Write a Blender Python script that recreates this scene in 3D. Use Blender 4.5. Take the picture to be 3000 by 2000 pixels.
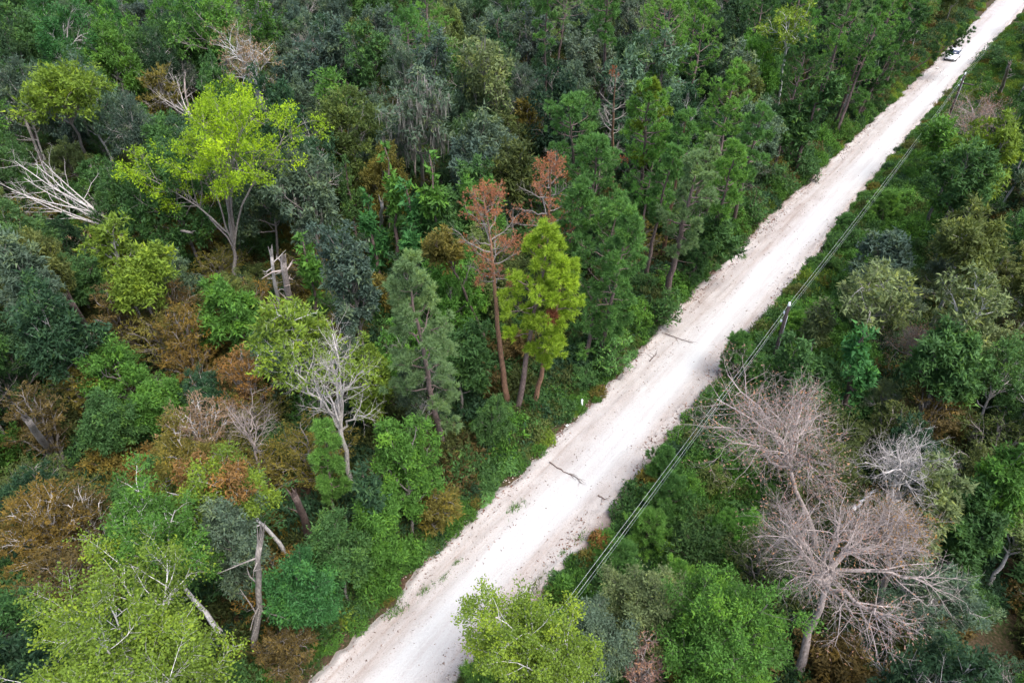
import bpy, math, inspect
import numpy as np
from mathutils import Vector, Matrix

R = math.radians
S = bpy.context.scene
for o in list(bpy.data.objects):
    bpy.data.objects.remove(o)
COL = S.collection

# ------------------------------------------------------------------ camera
CAM_H, PITCH, FPX = 36.0, R(37.6), 2080.0
cd = bpy.data.cameras.new('camera')
cd.sensor_width, cd.sensor_fit = 36.0, 'HORIZONTAL'
cd.lens = FPX / 3000.0 * 36.0
cd.clip_start, cd.clip_end = 0.5, 6000
cam = bpy.data.objects.new('camera', cd)
COL.objects.link(cam)
cam.location = (0, 0, CAM_H)
cam.rotation_euler = (R(90) - PITCH, 0, 0)
S.camera = cam

# ------------------------------------------------------------------ sky, sun, exposure
W = bpy.data.worlds.new('World')
S.world = W
W.use_nodes = True
wn = W.node_tree
wn.nodes.clear()
sky = wn.nodes.new('ShaderNodeTexSky')
sky.sky_type = 'NISHITA'
sky.sun_disc = False
sky.sun_elevation, sky.sun_rotation = R(62), R(140)
sky.air_density, sky.dust_density, sky.ozone_density = 1.0, 4.0, 1.0
bg = wn.nodes.new('ShaderNodeBackground')
bg.inputs['Strength'].default_value = 0.12
wo = wn.nodes.new('ShaderNodeOutputWorld')
wn.links.new(sky.outputs[0], bg.inputs[0])
wn.links.new(bg.outputs[0], wo.inputs[0])
sd = bpy.data.lights.new('sun', 'SUN')
sd.energy, sd.angle, sd.color = 1.4, R(42), (1.0, 0.99, 0.97)
sun = bpy.data.objects.new('sun', sd)
COL.objects.link(sun)
_el, _rot = R(62), R(140)
_sv = Vector((math.sin(_rot) * math.cos(_el), math.cos(_rot) * math.cos(_el), math.sin(_el)))
sun.rotation_euler = _sv.to_track_quat('Z', 'Y').to_euler()
S.view_settings.view_transform = 'Standard'
S.view_settings.look = 'None'
S.view_settings.gamma = 1.0
S.view_settings.use_curve_mapping = False
S.view_settings.exposure = 1.62
S.render.engine = 'CYCLES'
S.cycles.max_bounces = 6
S.cycles.diffuse_bounces = 3
S.cycles.glossy_bounces = 2
S.cycles.transmission_bounces = 3
S.cycles.transparent_max_bounces = 4

# ------------------------------------------------------------------ geometry of the place
SP, CP = math.sin(PITCH), math.cos(PITCH)
def ground(px, py, z=0.0):
    """where the line of sight through photo point (px, py) meets height z"""
    yu, xr = (1000.0 - py) / FPX, (px - 1500.0) / FPX
    dep = (CAM_H - z) / (SP - yu * CP)
    return np.array([xr * dep, (CP + yu * SP) * dep, z]), dep
def proj(p):
    x, y, z = p[0], p[1], p[2] - CAM_H
    dep = y * CP - z * SP
    if dep < 0.5:
        return None
    return 1500 + FPX * x / dep, 1000 - FPX * (y * SP + z * CP) / dep, dep
RD = np.array([0.6115, 0.7912])           # direction of the road
RN = np.array([0.7912, -0.6115])          # across the road
RO = -16.43
def uv(x, y):
    return x * RD[0] + y * RD[1], x * RN[0] + y * RN[1] - RO
def xy(u, v):
    w = v + RO
    return u * RD[0] + w * RN[0], u * RD[1] + w * RN[1]

def vnoise(x, y, seed=0):
    """smooth 2-D value noise in 0..1"""
    x, y = np.asarray(x, float), np.asarray(y, float)
    xi, yi = np.floor(x).astype(np.int64), np.floor(y).astype(np.int64)
    fx, fy = x - xi, y - yi
    fx, fy = fx * fx * (3 - 2 * fx), fy * fy * (3 - 2 * fy)
    def h(a, b):
        n = (a * 374761393 + b * 668265263 + seed * 974711) & 0x7fffffff
        n = ((n ^ (n >> 13)) * 1274126177) & 0x7fffffff
        return ((n ^ (n >> 16)) & 0xffff) / 65535.0
    return (h(xi, yi) * (1 - fx) + h(xi + 1, yi) * fx) * (1 - fy) + (h(xi, yi + 1) * (1 - fx) + h(xi + 1, yi + 1) * fx) * fy
def fnoise(x, y, seed=0, oc=4):
    a, s, t = 1.0, 0.0, 0.0
    for i in range(oc):
        s = s + a * vnoise(x * 2 ** i, y * 2 ** i, seed + i * 17)
        t += a
        a *= 0.55
    return s / t

# ------------------------------------------------------------------ mesh helpers
class Buf:
    def __init__(self):
        self.v, self.q, self.t, self.a, self.n = [], [], [], [], 0
    def add(self, V, quads=None, tris=None, tint=0.5):
        V = np.asarray(V, float).reshape(-1, 3)
        if quads is not None and len(quads):
            self.q.append(np.asarray(quads, np.int64).reshape(-1, 4) + self.n)
        if tris is not None and len(tris):
            self.t.append(np.asarray(tris, np.int64).reshape(-1, 3) + self.n)
        self.v.append(V)
        self.a.append(np.broadcast_to(np.asarray(tint, float), (len(V),)))
        self.n += len(V)
        return self
    def mesh(self, name, mat=None, smooth=False):
        me = bpy.data.meshes.new(name)
        if not self.v:
            return me
        V = np.concatenate(self.v)
        q = np.concatenate(self.q) if self.q else np.zeros((0, 4), np.int64)
        t = np.concatenate(self.t) if self.t else np.zeros((0, 3), np.int64)
        me.vertices.add(len(V))
        me.vertices.foreach_set('co', V.astype(np.float32).ravel())
        me.loops.add(len(q) * 4 + len(t) * 3)
        me.loops.foreach_set('vertex_index', np.concatenate([q.ravel(), t.ravel()]).astype(np.int32))
        me.polygons.add(len(q) + len(t))
        st = np.concatenate([np.arange(len(q)) * 4, len(q) * 4 + np.arange(len(t)) * 3]).astype(np.int32)
        me.polygons.foreach_set('loop_start', st)
        if smooth:
            me.polygons.foreach_set('use_smooth', np.ones(len(st), bool))
        me.update(calc_edges=True)
        at = me.attributes.new('tint', 'FLOAT', 'POINT')
        at.data.foreach_set('value', np.concatenate(self.a).astype(np.float32))
        if mat:
            me.materials.append(mat)
        return me

def nrm(a):
    return a / np.maximum(np.linalg.norm(a, axis=-1, keepdims=True), 1e-9)
def tubes(buf, P, Rr, k=5, tint=0.5, cap=False):
    P, Rr = np.asarray(P, float), np.asarray(Rr, float)
    if P.ndim == 2:
        P, Rr = P[None], Rr[None]
    B, n, _ = P.shape
    if B == 0:
        return
    T = nrm(np.gradient(P, axis=1))
    m = np.abs(nrm(P[:, -1] - P[:, 0])[:, 2]) < 0.85
    ref = np.where(m[:, None], np.array([0, 0, 1.0]), np.array([1.0, 0, 0]))[:, None]
    N1 = nrm(np.cross(T, np.broadcast_to(ref, T.shape)))
    N2 = np.cross(T, N1)
    an = np.arange(k) / k * 2 * np.pi
    V = P[:, :, None] + Rr[:, :, None, None] * (np.cos(an)[None, None, :, None] * N1[:, :, None] + np.sin(an)[None, None, :, None] * N2[:, :, None])
    i, j = np.meshgrid(np.arange(n - 1), np.arange(k), indexing='ij')
    base = (i * k + j).ravel(); b2 = (i * k + (j + 1) % k).ravel()
    f = np.stack([base, b2, b2 + k, base + k], 1)
    F = (np.arange(B) * n * k)[:, None, None] + f[None]
    tt = np.broadcast_to(np.asarray(tint, float).reshape(-1, 1), (B, n * k)).ravel()
    tri = None
    if cap and k >= 3:
        e = (n - 1) * k
        tri = np.concatenate([np.array([[b * n * k + e, b * n * k + e + a, b * n * k + e + a + 1] for a in range(1, k - 1)]) for b in range(B)])
    buf.add(V.reshape(-1, 3), F.reshape(-1, 4), tri, tt)

def kids(rng, P, Rr, c, t0, t1, ang, ln, n=4, curl=0.15, trop=0.0, flat=0.0, rr=0.6, rmin=0.006, taper=0.25, angj=0.25):
    """c side branches on every polyline of P; returns P2, R2, parent index"""
    B, m, _ = P.shape
    t = (np.arange(c)[None] + rng.random((B, c))) / c * (t1 - t0) + t0
    x = t * (m - 1)
    i = np.clip(np.floor(x).astype(int), 0, m - 2)
    f = (x - i)[..., None]
    bi = np.arange(B)[:, None]
    p = P[bi, i] * (1 - f) + P[bi, i + 1] * f
    T = nrm(P[bi, i + 1] - P[bi, i])
    r = Rr[bi, i] * (1 - f[..., 0]) + Rr[bi, i + 1] * f[..., 0]
    az = np.arange(c)[None] * 2.4 + rng.random((B, 1)) * 6.3 + rng.normal(0, 0.5, (B, c))
    up = np.where(np.abs(T[..., 2:3]) < 0.9, np.array([0, 0, 1.0]), np.array([1.0, 0, 0]))
    A = nrm(np.cross(T, up)); Bv = np.cross(A, T)
    ca, sa = np.cos(az), np.sin(az) * (1 - flat)
    if flat > 0.5:
        ca = np.sign(ca)
    perp = nrm(A * ca[..., None] + Bv * sa[..., None] + 1e-6)
    a = ang + rng.normal(0, angj, (B, c))
    D = nrm(T * np.cos(a)[..., None] + perp * np.sin(a)[..., None] + np.array([0, 0, trop]))
    L = np.broadcast_to(np.asarray(ln, float).reshape(-1, 1), (B, c)) * rng.uniform(0.65, 1.25, (B, c)) * (1.15 - 0.45 * t)
    pts = [p]
    d = D
    for s in range(n - 1):
        pts.append(pts[-1] + d * (L / (n - 1))[..., None])
        d = nrm(d + rng.normal(0, curl, d.shape) + np.array([0, 0, trop * 0.5]))
    P2 = np.stack(pts, 2).reshape(B * c, n, 3)
    r0 = np.clip(r * rr, rmin, None).reshape(-1, 1)
    R2 = r0 * np.linspace(1, taper, n)[None]
    return P2, R2, np.repeat(np.arange(B), c)

TRI_LEAF = False
def leaves(buf, rng, P, m, t0=0.3, t1=1.05, size=0.26, jit=0.12, wid=0.55, upn=1.0, droop=0.0, spread=0.9, tintw=None, par=None, tc=0.16):
    B, n, _ = P.shape
    t = rng.uniform(t0, t1, (B, m)) * (n - 1)
    i = np.clip(np.floor(t).astype(int), 0, n - 2); f = (t - i)[..., None]
    bi = np.arange(B)[:, None]
    p = P[bi, i] * (1 - f) + P[bi, i + 1] * f + rng.normal(0, jit, (B, m, 3))
    T = nrm(P[:, -1] - P[:, 0])[:, None]
    ax = nrm(T * 0.5 + rng.normal(0, spread * 0.6, (B, m, 3)) + np.array([0, 0, -droop]))
    nm = nrm(np.array([0, 0, upn]) + rng.normal(0, 0.5, (B, m, 3)))
    sd_ = nrm(np.cross(ax, nm))
    L = size * rng.uniform(0.65, 1.3, (B, m, 1))
    Wd = L * wid * 0.5
    if TRI_LEAF:
        V = np.stack([p + sd_ * Wd, p - sd_ * Wd * .6, p + ax * L * 1.15], 2)
    else:
        V = np.stack([p, p + ax * L * 0.45 + sd_ * Wd, p + ax * L, p + ax * L * 0.45 - sd_ * Wd], 2)
    tg = rng.normal(0, tc, B)
    if par is not None:
        g2 = rng.normal(0, tc, par.max() + 1)
        tg = tg * 0.5 + g2[par]
    ti = np.clip(0.5 + tg[:, None] + rng.normal(0, 0.13, (B, m)), 0, 1)
    N = B * m
    if TRI_LEAF:
        buf.add(V.reshape(-1, 3), None, np.arange(N * 3).reshape(N, 3), np.repeat(ti.ravel(), 3))
    else:
        buf.add(V.reshape(-1, 3), np.arange(N * 4).reshape(N, 4), None, np.repeat(ti.ravel(), 4))

def tufts(buf, rng, pos, dirs, q=22, ln=0.26, wid=0.03, spread=0.75, tint=None):
    N = len(pos)
    if N == 0:
        return
    d = nrm(dirs[:, None] + rng.normal(0, spread, (N, q, 3)))
    sdv = nrm(np.cross(d, rng.normal(0, 1, (N, q, 3))))
    L = ln * rng.uniform(0.7, 1.15, (N, q, 1))
    p = pos[:, None] + d * 0.02
    V = np.stack([p + sdv * wid / 2, p - sdv * wid / 2, p + d * L], 2)
    tg = rng.normal(0, 0.15, N) if tint is None else tint
    ti = np.clip(0.5 + tg[:, None] + rng.normal(0, 0.1, (N, q)), 0, 1)
    buf.add(V.reshape(-1, 3), None, np.arange(N * q * 3).reshape(-1, 3), np.repeat(ti.ravel(), 3))

# ------------------------------------------------------------------ materials
def new_mat(name):
    m = bpy.data.materials.new(name); m.use_nodes = True
    nt = m.node_tree; nt.nodes.clear()
    return m, nt
def nd(nt, t, **kw):
    n = nt.nodes.new(t)
    for k, v in kw.items():
        setattr(n, k, v)
    return n
def lk(nt, a, b):
    nt.links.new(a, b)
def mixc(nt, fac, a, b, mode='MIX'):
    n = nd(nt, 'ShaderNodeMix', data_type='RGBA', blend_type=mode)
    for s, v in ((n.inputs[0], fac), (n.inputs[6], a), (n.inputs[7], b)):
        if hasattr(v, 'links'):
            lk(nt, v, s)
        else:
            s.default_value = v
    return n.outputs[2]
def maprange(nt, val, a, b, c, d, clamp=True):
    n = nd(nt, 'ShaderNodeMapRange', clamp=clamp)
    lk(nt, val, n.inputs[0])
    for i, x in enumerate((a, b, c, d)):
        n.inputs[i + 1].default_value = x
    return n.outputs[0]
def leaf_mat(name, rough=0.6, transl=0.38, spec=0.16, instancer=False, lo=0.62, hi=1.42):
    m, nt = new_mat(name)
    if instancer:
        ca = nd(nt, 'ShaderNodeAttribute', attribute_type='INSTANCER', attribute_name='ucol').outputs['Color']
    else:
        ca = nd(nt, 'ShaderNodeObjectInfo').outputs['Color']
    ti = nd(nt, 'ShaderNodeAttribute', attribute_type='GEOMETRY', attribute_name='tint').outputs['Fac']
    k = maprange(nt, ti, 0.0, 1.0, lo, hi)
    mul = nd(nt, 'ShaderNodeVectorMath', operation='SCALE')
    lk(nt, ca, mul.inputs[0]); lk(nt, k, mul.inputs['Scale'])
    # the paler young leaves are also yellower
    yel = mixc(nt, 1.0, mul.outputs[0], (1.25, 1.06, 0.55, 1), 'MULTIPLY')
    c = mixc(nt, maprange(nt, ti, 0.6, 1.0, 0.0, 0.75), mul.outputs[0], yel)
    b = nd(nt, 'ShaderNodeBsdfPrincipled')
    lk(nt, c, b.inputs['Base Color'])
    b.inputs['Roughness'].default_value = rough
    b.inputs['Specular IOR Level'].default_value = spec
    tr = nd(nt, 'ShaderNodeBsdfTranslucent')
    tcol = mixc(nt, 1.0, c, (1.15, 1.1, 0.6, 1), 'MULTIPLY')
    lk(nt, tcol, tr.inputs['Color'])
    mx = nd(nt, 'ShaderNodeMixShader')
    mx.inputs[0].default_value = transl
    lk(nt, b.outputs[0], mx.inputs[1]); lk(nt, tr.outputs[0], mx.inputs[2])
    out = nd(nt, 'ShaderNodeOutputMaterial')
    lk(nt, mx.outputs[0], out.inputs[0])
    return m
M_LEAF = leaf_mat('broad_leaf')
M_NEEDLE = leaf_mat('pine_needle', rough=0.5, transl=0.45, lo=0.7, hi=1.45)
M_UNDER = leaf_mat('undergrowth_leaf', instancer=True)

def bark_mat():
    m, nt = new_mat('bark')
    ca = nd(nt, 'ShaderNodeObjectInfo').outputs['Color']
    tc = nd(nt, 'ShaderNodeTexCoord').outputs['Object']
    mp = nd(nt, 'ShaderNodeMapping'); mp.inputs['Scale'].default_value = (5, 5, 1.2)
    lk(nt, tc, mp.inputs[0])
    n1 = nd(nt, 'ShaderNodeTexNoise'); n1.inputs['Scale'].default_value = 3.0; n1.inputs['Detail'].default_value = 6
    lk(nt, mp.outputs[0], n1.inputs['Vector'])
    n2 = nd(nt, 'ShaderNodeTexNoise'); n2.inputs['Scale'].default_value = 0.9; n2.inputs['Detail'].default_value = 3
    lk(nt, tc, n2.inputs['Vector'])
    k = nd(nt, 'ShaderNodeMath', operation='MULTIPLY')
    lk(nt, maprange(nt, n1.outputs[0], 0.3, 0.7, 0.55, 1.35), k.inputs[0])
    lk(nt, maprange(nt, n2.outputs[0], 0.3, 0.7, 0.75, 1.25), k.inputs[1])
    mul = nd(nt, 'ShaderNodeVectorMath', operation='SCALE')
    lk(nt, ca, mul.inputs[0]); lk(nt, k.outputs[0], mul.inputs['Scale'])
    b = nd(nt, 'ShaderNodeBsdfPrincipled')
    lk(nt, mul.outputs[0], b.inputs['Base Color'])
    b.inputs['Roughness'].default_value = 0.85
    b.inputs['Specular IOR Level'].default_value = 0.2
    bp = nd(nt, 'ShaderNodeBump'); bp.inputs['Strength'].default_value = 0.6; bp.inputs['Distance'].default_value = 0.04
    lk(nt, n1.outputs[0], bp.inputs['Height']); lk(nt, bp.outputs[0], b.inputs['Normal'])
    out = nd(nt, 'ShaderNodeOutputMaterial'); lk(nt, b.outputs[0], out.inputs[0])
    return m
M_BARK = bark_mat()
def plain(name, col, rough=0.6, metal=0.0, spec=0.5, noise=0.0, scale=8.0):
    m, nt = new_mat(name)
    b = nd(nt, 'ShaderNodeBsdfPrincipled')
    b.inputs['Roughness'].default_value = rough
    b.inputs['Metallic'].default_value = metal
    b.inputs['Specular IOR Level'].default_value = spec
    if noise:
        n1 = nd(nt, 'ShaderNodeTexNoise'); n1.inputs['Scale'].default_value = scale; n1.inputs['Detail'].default_value = 5
        tc = nd(nt, 'ShaderNodeTexCoord'); lk(nt, tc.outputs['Object'], n1.inputs['Vector'])
        c2 = tuple(max(0, c * (1 - noise)) for c in col) + (1,)
        lk(nt, mixc(nt, maprange(nt, n1.outputs[0], 0.35, 0.65, 0, 1), tuple(col) + (1,), c2), b.inputs['Base Color'])
    else:
        b.inputs['Base Color'].default_value = tuple(col) + (1,)
    out = nd(nt, 'ShaderNodeOutputMaterial'); lk(nt, b.outputs[0], out.inputs[0])
    return m
def tinted(name, stops, rough=0.9):
    """colour from the tint attribute"""
    m, nt = new_mat(name)
    ti = nd(nt, 'ShaderNodeAttribute', attribute_type='GEOMETRY', attribute_name='tint').outputs['Fac']
    cr = nd(nt, 'ShaderNodeValToRGB')
    e = cr.color_ramp.elements
    e[0].position, e[0].color = stops[0][0], stops[0][1] + (1,)
    e[1].position, e[1].color = stops[-1][0], stops[-1][1] + (1,)
    for p_, c_ in stops[1:-1]:
        x = e.new(p_); x.color = c_ + (1,)
    lk(nt, ti, cr.inputs[0])
    b = nd(nt, 'ShaderNodeBsdfPrincipled')
    lk(nt, cr.outputs[0], b.inputs['Base Color']); b.inputs['Roughness'].default_value = rough
    b.inputs['Specular IOR Level'].default_value = 0.15
    out = nd(nt, 'ShaderNodeOutputMaterial'); lk(nt, b.outputs[0], out.inputs[0])
    return m

# ------------------------------------------------------------------ linking helpers
def link(name, data, parent=None, color=None, loc=None, rz=0.0, sc=None):
    o = bpy.data.objects.new(name, data)
    COL.objects.link(o)
    if parent:
        o.parent = parent
    if color is not None:
        o.color = tuple(color) + (1.0,)
    if loc is not None:
        o.location = loc
    if rz:
        o.rotation_euler = (0, 0, rz)
    if sc is not None:
        o.scale = sc
    return o
def tag(o, label=None, cat=None, group=None, kind=None):
    for k, v in (('label', label), ('category', cat), ('group', group), ('kind', kind)):
        if v:
            o[k] = v
    return o

# ------------------------------------------------------------------ ground
def ground_mat():
    m, nt = new_mat('forest_floor')
    tc = nd(nt, 'ShaderNodeTexCoord').outputs['Object']
    n1 = nd(nt, 'ShaderNodeTexNoise'); n1.inputs['Scale'].default_value = 0.35; n1.inputs['Detail'].default_value = 8
    n2 = nd(nt, 'ShaderNodeTexNoise'); n2.inputs['Scale'].default_value = 6.0; n2.inputs['Detail'].default_value = 6
    lk(nt, tc, n1.inputs['Vector']); lk(nt, tc, n2.inputs['Vector'])
    a = mixc(nt, maprange(nt, n1.outputs[0], 0.35, 0.65, 0, 1), (0.055, 0.036, 0.024, 1), (0.030, 0.038, 0.014, 1))
    c = mixc(nt, maprange(nt, n2.outputs[0], 0.45, 0.75, 0, 1), a, (0.10, 0.065, 0.045, 1))
    b = nd(nt, 'ShaderNodeBsdfPrincipled')
    lk(nt, c, b.inputs['Base Color']); b.inputs['Roughness'].default_value = 0.95
    b.inputs['Specular IOR Level'].default_value = 0.1
    bp = nd(nt, 'ShaderNodeBump'); bp.inputs['Strength'].default_value = 0.8; bp.inputs['Distance'].default_value = 0.12
    lk(nt, n2.outputs[0], bp.inputs['Height']); lk(nt, bp.outputs[0], b.inputs['Normal'])
    out = nd(nt, 'ShaderNodeOutputMaterial'); lk(nt, b.outputs[0], out.inputs[0])
    return m
gb = Buf().add([(-3000, -3000, 0), (3000, -3000, 0), (3000, 3000, 0), (-3000, 3000, 0)], [(0, 1, 2, 3)])
tag(link('ground', gb.mesh('ground', ground_mat())), kind='structure')

# road: a graded limestone bed, real relief (crowned lane, ruts, rough windrows at the edges)
EDGE = 3.3
E_L = np.array([(-40, 2.75), (11, 2.75), (14, 2.7), (16.5, 3.1), (19.5, 3.25), (23, 3.1), (27.5, 2.8), (33.5, 2.9), (38, 2.95), (44, 3.4), (52, 3.95), (58.5, 3.55), (65, 3.8), (70.5, 4.05), (79, 3.7), (96, 3.5), (116, 3.05), (156, 2.95), (420, 2.95)])
E_R = np.array([(-40, 3.3), (12, 3.2), (17, 3.55), (19, 4.1), (21, 3.75), (23, 4.25), (26, 4.35), (29.5, 3.95), (36.5, 3.95), (40.5, 4.0), (43, 3.5), (49, 3.55), (54.5, 3.45), (66, 3.0), (78.5, 2.6), (108, 2.3), (138, 2.4), (188, 3.1), (420, 3.1)])
def edge_off(u, side):
    E = E_L if side == 0 else E_R
    return np.interp(u, E[:, 0], E[:, 1]) + (fnoise(u * 0.8, 0 * u + side * 3.7, 15 + side, 5) - 0.5) * 0.9
def road_height(u, v):
    a = np.abs(v)
    eL, eR = edge_off(u, 0), edge_off(u, 1)
    e = np.where(v < 0, eL, eR)
    z = 0.22 - 0.020 * a ** 1.5
    for c0, w0, d0 in ((-1.3, 0.13, 0.05), (-2.1, 0.13, 0.06), (-0.6, 0.10, 0.03), (1.75, 0.12, 0.045), (2.5, 0.14, 0.05), (3.2, 0.16, 0.06)):
        cc = c0 + (fnoise(u * 0.11, u * 0 + c0, 31, 3) - 0.5) * 0.7
        br = np.clip((fnoise(u * 0.28, u * 0 + c0 * 3, 37, 3) - 0.36) * 5, 0, 1)
        z = z + d0 * br * np.exp(-((v - cc) / w0) ** 2) * (0.4 + 1.2 * vnoise(u * 5, v * 5, 3))
    rough = np.clip((a - 1.2) / 1.6, 0, 1)
    z = z + rough * (fnoise(u * 2.6, v * 2.6, 11, 4) - 0.5) * 0.20
    z = z + rough ** 2 * 0.12 * np.exp(-((a - e + 0.45) / 0.30) ** 2) * (0.3 + 1.6 * vnoise(u * 1.6, v * 1.6, 77))
    fall = np.clip((e - a) / 0.35, -1, 1)
    z = np.where(fall < 1, z * np.clip(fall, 0, 1) - np.clip(-fall, 0, 1) * 0.08 + 0.004, z)
    return z
us = [-30.0]
while us[-1] < 420:
    us.append(us[-1] + (0.16 if us[-1] < 95 else 0.35 if us[-1] < 180 else 1.5))
us = np.array(us)
vs = np.linspace(-4.9, 5.2, 62)
U, V_ = np.meshgrid(us, vs, indexing='ij')
jr = np.random.default_rng(3)
Z = road_height(U, V_)
X, Y = xy(U, V_)
nu, nv = U.shape
ii, jj = np.meshgrid(np.arange(nu - 1), np.arange(nv - 1), indexing='ij')
q0 = (ii * nv + jj).ravel()
rb = Buf().add(np.stack([X, Y, Z], -1).reshape(-1, 3), np.stack([q0, q0 + nv, q0 + nv + 1, q0 + 1], 1))
def road_mat():
    m, nt = new_mat('crushed_limestone')
    tc = nd(nt, 'ShaderNodeTexCoord').outputs['Object']
    mp = nd(nt, 'ShaderNodeMapping')
    mp.inputs['Rotation'].default_value = (0, 0, -math.atan2(RD[1], RD[0]))
    lk(nt, tc, mp.inputs[0])
    sep = nd(nt, 'ShaderNodeSeparateXYZ'); lk(nt, mp.outputs[0], sep.inputs[0])
    # after the turn: x runs along the road, y across it (positive to the forest side)
    vv = nd(nt, 'ShaderNodeMath', operation='MULTIPLY_ADD')
    lk(nt, sep.outputs[1], vv.inputs[0]); vv.inputs[1].default_value = -1; vv.inputs[2].default_value = -RO
    def noise(scale, det=6, sc=(1, 1, 1), rough=0.55):
        q = nd(nt, 'ShaderNodeMapping'); q.inputs['Scale'].default_value = sc
        lk(nt, mp.outputs[0], q.inputs[0])
        n = nd(nt, 'ShaderNodeTexNoise'); n.inputs['Scale'].default_value = scale; n.inputs['Detail'].default_value = det
        n.inputs['Roughness'].default_value = rough
        lk(nt, q.outputs[0], n.inputs['Vector'])
        return n.outputs[0]
    big = noise(0.22, 4, (0.35, 1, 1))
    streak = noise(1.3, 6, (0.05, 1, 1), 0.65)
    grit = noise(11.0, 5)
    fine = noise(38.0, 3)
    patch = noise(0.8, 6, (0.5, 1, 1), 0.65)
    # how compacted: 1 in the travelled lane, 0 on the loose shoulders
    wob = nd(nt, 'ShaderNodeMath', operation='MULTIPLY_ADD')
    lk(nt, big, wob.inputs[0]); wob.inputs[1].default_value = 1.8; lk(nt, vv.outputs[0], wob.inputs[2])
    off = nd(nt, 'ShaderNodeMath', operation='SUBTRACT'); lk(nt, wob.outputs[0], off.inputs[0]); off.inputs[1].default_value = 1.4
    ab = nd(nt, 'ShaderNodeMath', operation='ABSOLUTE'); lk(nt, off.outputs[0], ab.inputs[0])
    lane = maprange(nt, ab.outputs[0], 0.7, 1.75, 1.0, 0.0)
    ln2 = nd(nt, 'ShaderNodeMath', operation='MULTIPLY', use_clamp=True); lk(nt, lane, ln2.inputs[0])
    lk(nt, maprange(nt, streak, 0.3, 0.6, 0.25, 1.1), ln2.inputs[1])
    loose = mixc(nt, maprange(nt, patch, 0.35, 0.65, 0, 1), (0.365, 0.345, 0.333, 1), (0.295, 0.267, 0.252, 1))
    loose = mixc(nt, maprange(nt, streak, 0.5, 0.72, 0, 0.75), loose, (0.215, 0.155, 0.125, 1))
    loose = mixc(nt, maprange(nt, grit, 0.55, 0.72, 0, 0.7), loose, (0.16, 0.108, 0.09, 1))
    loose = mixc(nt, maprange(nt, fine, 0.56, 0.7, 0, 0.6), loose, (0.52, 0.48, 0.45, 1))
    comp = mixc(nt, maprange(nt, grit, 0.4, 0.7, 0, 0.5), (0.425, 0.427, 0.427, 1), (0.36, 0.356, 0.352, 1))
    c = mixc(nt, ln2.outputs[0], loose, comp)
    # soil and rotted leaves worked into the outer edge
    av = nd(nt, 'ShaderNodeMath', operation='ABSOLUTE'); lk(nt, vv.outputs[0], av.inputs[0])
    ed = nd(nt, 'ShaderNodeMath', operation='MULTIPLY_ADD'); lk(nt, patch, ed.inputs[0]); ed.inputs[1].default_value = 1.6; lk(nt, av.outputs[0], ed.inputs[2])
    c = mixc(nt, maprange(nt, ed.outputs[0], 3.9, 4.9, 0, 0.9), c, (0.115, 0.062, 0.045, 1))
    b = nd(nt, 'ShaderNodeBsdfPrincipled')
    lk(nt, c, b.inputs['Base Color']); b.inputs['Roughness'].default_value = 0.9
    b.inputs['Specular IOR Level'].default_value = 0.15
    bp = nd(nt, 'ShaderNodeBump'); bp.inputs['Strength'].default_value = 0.7; bp.inputs['Distance'].default_value = 0.05
    lk(nt, grit, bp.inputs['Height']); lk(nt, bp.outputs[0], b.inputs['Normal'])
    out = nd(nt, 'ShaderNodeOutputMaterial'); lk(nt, b.outputs[0], out.inputs[0])
    return m
tag(link('road', rb.mesh('road', road_mat(), True)), kind='structure')

# loose stones and leaf litter lying on the shoulders
def scatter_uv(rng, n, vfun):
    u = 5 + 150 * rng.random(n) ** 1.35
    v = vfun(n)
    return u, v
def stones(rng, n, smin, smax, vfun, buf, tint):
    u, v = scatter_uv(rng, n, vfun)
    ok = rng.random(n) < np.clip((fnoise(u * .35, v * 1.2, 61, 3) - .38) * 4, .05, 1)
    u, v = u[ok], v[ok]; n = len(u)
    x, y = xy(u, v); z = np.maximum(road_height(u, v), 0.0)
    s = rng.uniform(smin, smax, (n, 1, 1)) * (1 + (u / 140)[:, None, None] * 0.8)
    octa = np.array([(1, 0, 0), (0, 1, 0), (-1, 0, 0), (0, -1, 0), (0, 0, .8), (0, 0, -.8)], float)
    Vx = octa[None] * s * rng.uniform(0.5, 1.3, (n, 6, 1)) 
    an = rng.random(n) * 6.28
    c, s_ = np.cos(an)[:, None], np.sin(an)[:, None]
    Vx = np.stack([Vx[..., 0] * c - Vx[..., 1] * s_, Vx[..., 0] * s_ + Vx[..., 1] * c, Vx[..., 2]], -1)
    Vx = Vx + np.stack([x, y, z + 0.02], -1)[:, None]
    T = np.array([(0, 1, 4), (1, 2, 4), (2, 3, 4), (3, 0, 4), (1, 0, 5), (2, 1, 5), (3, 2, 5), (0, 3, 5)])
    buf.add(Vx.reshape(-1, 3), None, ((np.arange(n) * 6)[:, None, None] + T[None]).reshape(-1, 3), np.repeat(np.clip(tint(n), 0, 1), 6))
rr_ = np.random.default_rng(8)
sb = Buf()
def edgev(n):
    s = np.where(rr_.random(n) < 0.55, -1, 1)
    return s * (EDGE - 0.25 + rr_.normal(0, 0.42, n))
def drift(n, rough):
    # debris gathers in broken windrows left by the grader
    k = n * 6
    lines = np.array([-2.5, -2.1, -1.3, -0.65, 1.75, 2.5, 3.2])
    return lines[rr_.integers(0, 7, n)] + rr_.normal(0, rough, n)
stones(rr_, 2600, 0.02, 0.08, edgev, sb, lambda n: rr_.beta(2.6, 1.4, n))
stones(rr_, 2200, 0.015, 0.05, lambda n: drift(n, .16), sb, lambda n: rr_.beta(1.6, 1.4, n))
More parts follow.
